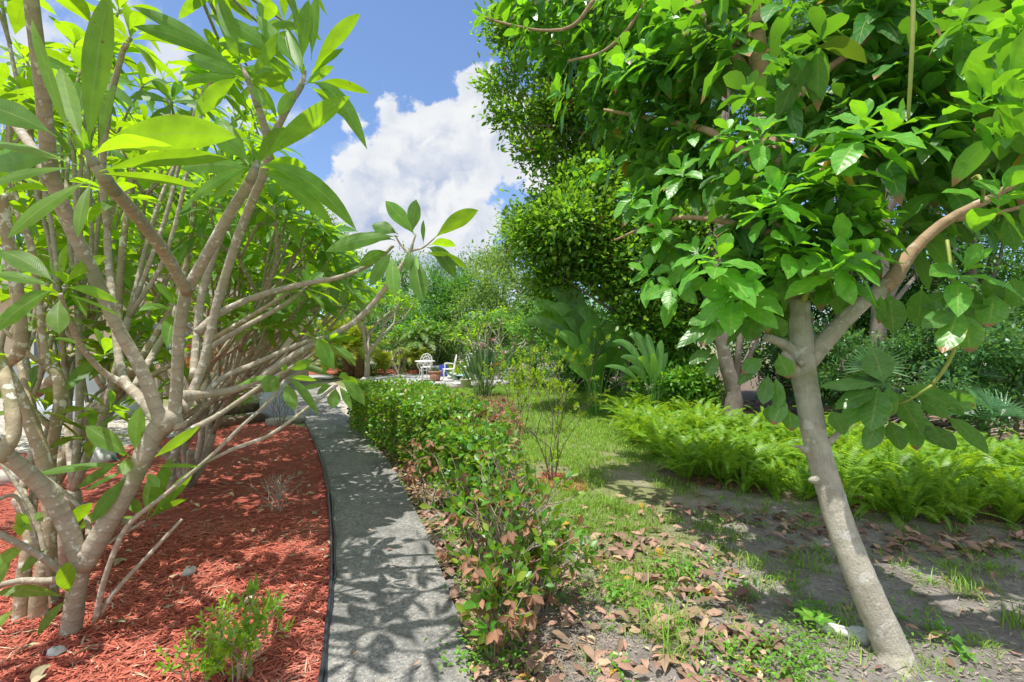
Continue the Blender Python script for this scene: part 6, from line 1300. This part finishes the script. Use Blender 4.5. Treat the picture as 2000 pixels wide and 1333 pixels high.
g = Geo(); d = rdir(90, rp); d[:, 2] = np.abs(d[:, 2]); c0 = q + [0, 0, .33] + d * .06; leaves(g, c0, c0 + d * .08, c0 + d * .16, .03, np.cross(d, rdir(90, rp)), OVAL, 2, .2); g.build('plant', M['flax'], tp)
q = at(866, 735.5); st = thing('garden_stool', 'cobalt blue glazed barrel garden stool between the two white chairs', 'stool', q)
g = Geo(); lathe(g, q, [(0, .0), (.15, .0), (.165, .02), (.20, .16), (.205, .25), (.20, .34), (.165, .46), (.16, .475), (.148, .48), (0, .487)], 30); g.build('body', M['blue_glaze'], st)
g = Geo(); lathe(g, q, [(.166, .455), (.175, .460), (.174, .472), (.160, .474)], 30); lathe(g, q, [(.166, .012), (.176, .02), (.176, .035), (.168, .04)], 30); g.build('rim', M['blue_glaze'], st)
q = at(848, 729.5); q[1] = 21.6; q = P(848, 728, 21.4); q[2] = .06
pot('bowl_planter', 'wide grey bowl planter on the mulch behind the white table', q, [(0, 0), (.30, 0), (.42, .36), (.46, .40), (.44, .43), (.38, .40)], 'cart_arm', (.38, .37))
q = G(910, 760); bk_ = pot('bucket_planter', 'cream plastic bucket planter with a drain hole beside the bird of paradise', q, [(0, 0), (.155, 0), (.185, .30), (.20, .30), (.205, .335), (.19, .335), (.175, .28)], 'cream', (.175, .29))
g = Geo(); lathe(g, q + [.03, -.165, .06], [(.0, -.012), (.02, -.012), (.02, .012), (0, .012)], 10); g.build('drain_hole', M['black_plastic'], bk_)
g = Geo(); d = rdir(50, rp); d[:, 2] = np.abs(d[:, 2]); c0 = q + [0, 0, .31] + d * .05; leaves(g, c0, c0 + d * .06, c0 + d * .12, .03, np.cross(d, rdir(50, rp)), OVAL, 2, .2); g.build('plant', M['iris'], bk_)
q = at(908, 737); 
g = Geo(); box(g, q + [0, 0, .05], (.55, .4, .10), .2, bev=.03); solo(g, 'seat_cushion', M['teal'], 'pale blue cushion lying on the patio by the hidden white chair', 'cushion', q)
q = at(893, 742); g = Geo(); lathe(g, q, [(0, 0), (.13, 0), (.19, .12), (.205, .135), (.19, .14), (.13, .05), (0, .04)], 20); solo(g, 'black_bowl', M['black_plastic'], 'shallow black bowl on the patio beside the side on chair', 'bowl', q)
q = at(884, 740); g = Geo()
for k in range(5): box(g, q + rp.normal(0, .05, 3) * [1, 1, 0] + [0, 0, .06 + .03 * k], (.22, .16, .12), rp.uniform(0, 3), bev=.04)
solo(g, 'white_bag', M['bag'], 'crumpled white bag under the side on white chair', 'bag', q)
# stones along the patio edges
for k in range(26):
    a = 2 * math.pi * (k + .5) / 26
    c = np.array([-2.75 + 3.05 * math.cos(a), 19.2 + 3.1 * math.sin(a), 0])
    g = Geo(); n = 8; s = rp.uniform(.16, .26); lathe(g, c, [(0, -.02), (s * .9, 0), (s, .06), (s * .8, .13), (s * .4, .165), (0, .17)], n); v = g.v[0]; v[:] = c + (v - c) * np.array([1.25, .8, 1]) @ np.array([[math.cos(a + 1.57), math.sin(a + 1.57), 0], [-math.sin(a + 1.57), math.cos(a + 1.57), 0], [0, 0, 1]]) + rp.normal(0, .012, v.shape)
    solo(g, 'edging_stone', M['concrete'], 'rough grey stone edging the round patio', 'stone', c, 'stones edging the round patio')

# upturned cart at the end of the mulch bed
q = G(532, 822); ct = thing('garden_cart', 'pale blue grey plastic garden cart tub tipped up on end beside the path', 'cart', q)
g = Geo(); rows = [(.345, 0.02, .0), (.36, .06, -.03), (.355, .16, -.06), (.325, .32, -.10), (.27, .50, -.08), (.24, .58, -.05), (.17, .63, -.01), (.05, .65, .03)]
v = []; na = 17
for w_, z_, b_ in rows:
    for j in range(na):
        s = j / (na - 1) * 2 - 1; v.append(q + [w_ * s, b_ + .20 * abs(s) ** 2.6 + (.02 if abs(s) > .8 else 0), z_ * 1.04])
qd = [(i * na + j, i * na + j + 1, (i + 1) * na + j + 1, (i + 1) * na + j) for i in range(len(rows) - 1) for j in range(na - 1)]
nv = len(v); v = np.array(v); v2 = v + [0, .05, -.01]; qd2 = [(c + nv, b + nv, a + nv, d_ + nv) for d_, a, b, c in [(x[3], x[0], x[1], x[2]) for x in qd]]
qs = [(i * na, (i + 1) * na, (i + 1) * na + nv, i * na + nv) for i in range(len(rows) - 1)] + [((i + 1) * na - 1, (i + 2) * na - 1, (i + 2) * na - 1 + nv, (i + 1) * na - 1 + nv) for i in range(len(rows) - 1)]
g.add(np.vstack([v, v2]), qd + qd2 + qs); g.build('tub', M['cart'], ct)
for sx in (-1, 1):
    g = Geo(); tube(g, [q + [sx * .17, .02, .52], q + [sx * .19, .06, .64], q + [sx * .185, .14, .72], q + [sx * .18, .24, .72]], .028, 8); g.build('handle', M['cart_arm'], ct)
g = Geo(); box(g, q + [0, -.075, .30], (.30, .012, .018), bev=.003); box(g, q + [0, -.070, .42], (.24, .012, .018), bev=.003); g.build('rib', M['cart'], ct)
for px, py, s, lab in ((545, 832, (.42, .22, .14), 'weathered concrete block lying before the upturned cart'), (575, 826, (.36, .22, .13), 'concrete block at the corner of the mulch bed and the path'), (497, 790, (.2, .2, .5), 'upright concrete post left of the upturned cart'), (478, 800, (.5, .25, .32), 'pale concrete slab stacked behind the sleeper')):
    c = G(px, py); g = Geo(); box(g, c + [0, 0, s[2] / 2], s, rp.uniform(-.2, .2), bev=.015); solo(g, 'concrete_block', M['concrete'], lab, 'block', c)
# old sleepers edging the gravel
for (x0, y0, x1, y1, z0, lab) in ((375, 846, 505, 826, 0, 'dark old timber sleeper edging the red mulch left of the upturned cart'), (385, 838, 502, 820, .17, 'upper weathered timber sleeper stacked on the dark one')):
    a, c = G(x0, y0), G(x1, y1); md = (a + c) / 2; L = np.linalg.norm(c - a); g = Geo()
    box(g, md + [0, .12, z0 + .085], (L, .2, .165), math.atan2(c[1] - a[1], c[0] - a[0]), bev=.012); solo(g, 'timber_sleeper', M['timber'], lab, 'sleeper', md)
q = G(478, 762); g = Geo(); box(g, q + [0, 0, .09], (.45, .2, .16), .1, bev=.02); box(g, q + [0, 0, .18], (.49, .24, .03), .1, bev=.008); solo(g, 'orange_planter', M['orange'], 'small orange trough planter on the gravel behind the sleepers', 'planter', q)
q = G(508, 775); g = Geo(); box(g, q + [0, 0, .2], (.75, .4, .06), .15, bev=.02); 
for sx in (-.3, .3):
    for sy in (-.14, .14): box(g, q + [sx, sy, .09], (.05, .05, .18), .15)
solo(g, 'red_bench', M['red_cloth'], 'low faded red bench behind the upturned cart', 'bench', q)
q = G(562, 742); g = Geo(); lathe(g, q, [(0, 0), (.2, 0), (.26, .3), (.28, .34), (.25, .34), (.2, .1)], 20); solo(g, 'nursery_pot', M['black_plastic'], 'black pot standing by the far path junction', 'pot', q)
g = Geo(); pts, r = smooth_path([G(555, 738), G(600, 741), G(640, 742.5), G(660, 740)], [.05] * 4, 6); tube(g, pts, r, 8); solo(g, 'garden_edging', M['edging'], 'black plastic edging curving round the far red mulch beyond the path junction', 'edging', G(600, 741))

# plumeria side: bins, pot, hose, bag
q = G(120, 822); bn = thing('storage_bin', 'large pale blue grey plastic storage bin standing behind the plumeria trunks', 'bin', q); rzb = .08
g = Geo(); box(g, q + [0, .55, .78], (2.0, 1.0, .78), rzb, bev=.03); g.build('body', M['bin'], bn)
g = Geo(); box(g, q + [0, .55, .20], (2.1, 1.1, .38), rzb, bev=.02); g.build('base', M['bin'], bn)
g = Geo(); box(g, q + [0, .55, 1.20], (2.1, 1.1, .06), rzb, bev=.02); g.build('lid', M['bin'], bn)
g = Geo()
for k in range(4): box(g, q + [-.7 + k * .48, -.035 + .04 * k, .24], (.34, .03, .14), rzb, bev=.008)
g.build('panel', M['bin'], bn)
q = G(128, 1015); q = P(128, 1010, 3.75); q[2] = 0
pot('nursery_pot', 'black plastic nursery pot on the red mulch behind the plumeria trunks', q, [(0, 0), (.10, 0), (.135, .27), (.145, .27), (.148, .30), (.135, .30), (.12, .15)], 'black_plastic', (.12, .2))
g = Geo()
for k in range(4):
    pts = [G(60, 865 - k * 9), G(130, 850 + k * 7), G(185, 868 - k * 5), G(230, 884 + k * 4)]
    p2, r2 = smooth_path([p + [0, 0, .02 + .012 * k] for p in pts], [.012] * 4, 8); tube(g, p2, r2, 6)
p2, r2 = smooth_path([G(150, 884) + [0, 0, .02], G(185, 876) + [0, 0, .2], G(205, 900) + [0, 0, .13], G(235, 905) + [0, 0, .02]], [.012] * 4, 8); tube(g, p2, r2, 6)
solo(g, 'garden_hose', M['hose'], 'green garden hose snaking over the gravel in front of the pale bin', 'hose', G(130, 850))
q = G(182, 905); g = Geo(); lathe(g, q, [(0, 0), (.22, .0), (.26, .05), (.2, .13), (.1, .18), (0, .19)], 14); g.v[0][:] += rp.normal(0, .018, g.v[0].shape); solo(g, 'white_sack', M['bag'], 'slumped white sack at the back edge of the red mulch', 'sack', q)
q = G(10, 950); g = Geo(); box(g, q + [0, .1, .07], (.5, .25, .14), .2, bev=.02); solo(g, 'concrete_block', M['concrete'], 'concrete block at the left edge behind the old plumeria', 'block', q)
q = G(370, 1122, .02); g = Geo(); lathe(g, q, [(.028, 0), (.036, .012), (.034, .03), (.02, .042), (0, .046)], 14); g.v[0][:] = q + (g.v[0] - q) * [1, 1.5, 1] + rp.normal(0, .003, g.v[0].shape); solo(g, 'white_shell', M['stone'], 'broken white shell lying on the red mulch', 'shell', q)
q = G(110, 1278, .02); g = Geo(); lathe(g, q, [(.01, 0), (.035, .01), (.03, .03), (0, .035)], 9); g.v[0][:] += rp.normal(0, .008, g.v[0].shape); solo(g, 'crumpled_paper', M['bag'], 'crumpled scrap of white paper on the mulch below the plumeria foot', 'paper', q)

# white plastic block at the avocado foot, stones by the lower edge
q = G(1652, 1244); g = Geo(); d = np.array([math.cos(-.55), math.sin(-.55), 0])
box(g, q + [0, 0, .022] - d * .05, (.17, .062, .04), -.55, bev=.006); box(g, q + [0, 0, .047] - d * .05, (.16, .014, .012), -.55, bev=.002)
lathe(g, q + d * .06, [(0, 0), (.048, 0), (.052, .006), (.052, .046), (.046, .052), (0, .054)], 24)
solo(g, 'drain_fitting', M['bag'], 'white plastic drain fitting lying against the foot of the avocado trunk', 'drain fitting', q)
for px, py, s, lab in ((1790, 1356, .032, 'flat white stone at the bottom edge below the avocado trunk'), (1822, 1350, .038, 'rounded white stone between two others at the bottom edge'), (1862, 1354, .034, 'grey white stone at the right end of the row at the bottom edge')):
    q = G(px, py); g = Geo(); lathe(g, q, [(0, -.01), (s, 0), (s * 1.05, s * .4), (s * .6, s * .85), (0, s * .95)], 14); g.v[0][:] = q + (g.v[0] - q) * [1.3, .9, 1] + rp.normal(0, .0025, g.v[0].shape); solo(g, 'white_stone', M['stone'], lab, 'stone', q)

# beige house behind the grove
hs = thing('beige_house', 'low beige stucco house with white eaves behind the plumeria grove', 'house', (-13, 15.0, 0))
g = Geo(); box(g, (-14.2, 17.0, 1.45), (12, 5, 2.9)); g.build('wall', M['stucco'], hs, smooth=False)
g = Geo(); box(g, (-14.2, 16.9, 3.0), (13.2, 6.4, .16)); g.build('eave', M['white_trim'], hs, smooth=False)
g = Geo(); v = np.array([(-20.9, 13.6, 3.082), (-7.5, 13.6, 3.082), (-7.5, 20.2, 3.082), (-20.9, 20.2, 3.082), (-18.5, 16.9, 4.7), (-9.9, 16.9, 4.7)])
g.add(v, [(0, 1, 5, 4), (2, 3, 4, 5), (1, 2, 5, 5), (3, 0, 4, 4)][:2]); g.add(np.vstack([v[[1, 2, 5]], (v[1] * .5 + v[5] * .5)[None], v[[3, 0, 4]], (v[3] * .5 + v[4] * .5)[None]]), [(0, 1, 2, 3), (4, 5, 6, 7)]); g.build('roof', M['shingle'], hs, smooth=False)
for x in (-17.5, -13.6, -10.2):
    g = Geo(); box(g, (x, 14.47, 1.55), (1.5, .10, 1.3), bev=.01); w_ = g.build('window', M['white_trim'], hs, smooth=False)
    g = Geo(); box(g, (x - .34, 14.41, 1.55), (.60, .03, 1.12)); box(g, (x + .34, 14.41, 1.55), (.60, .03, 1.12)); g.build('pane', M['glass'], w_, smooth=False)
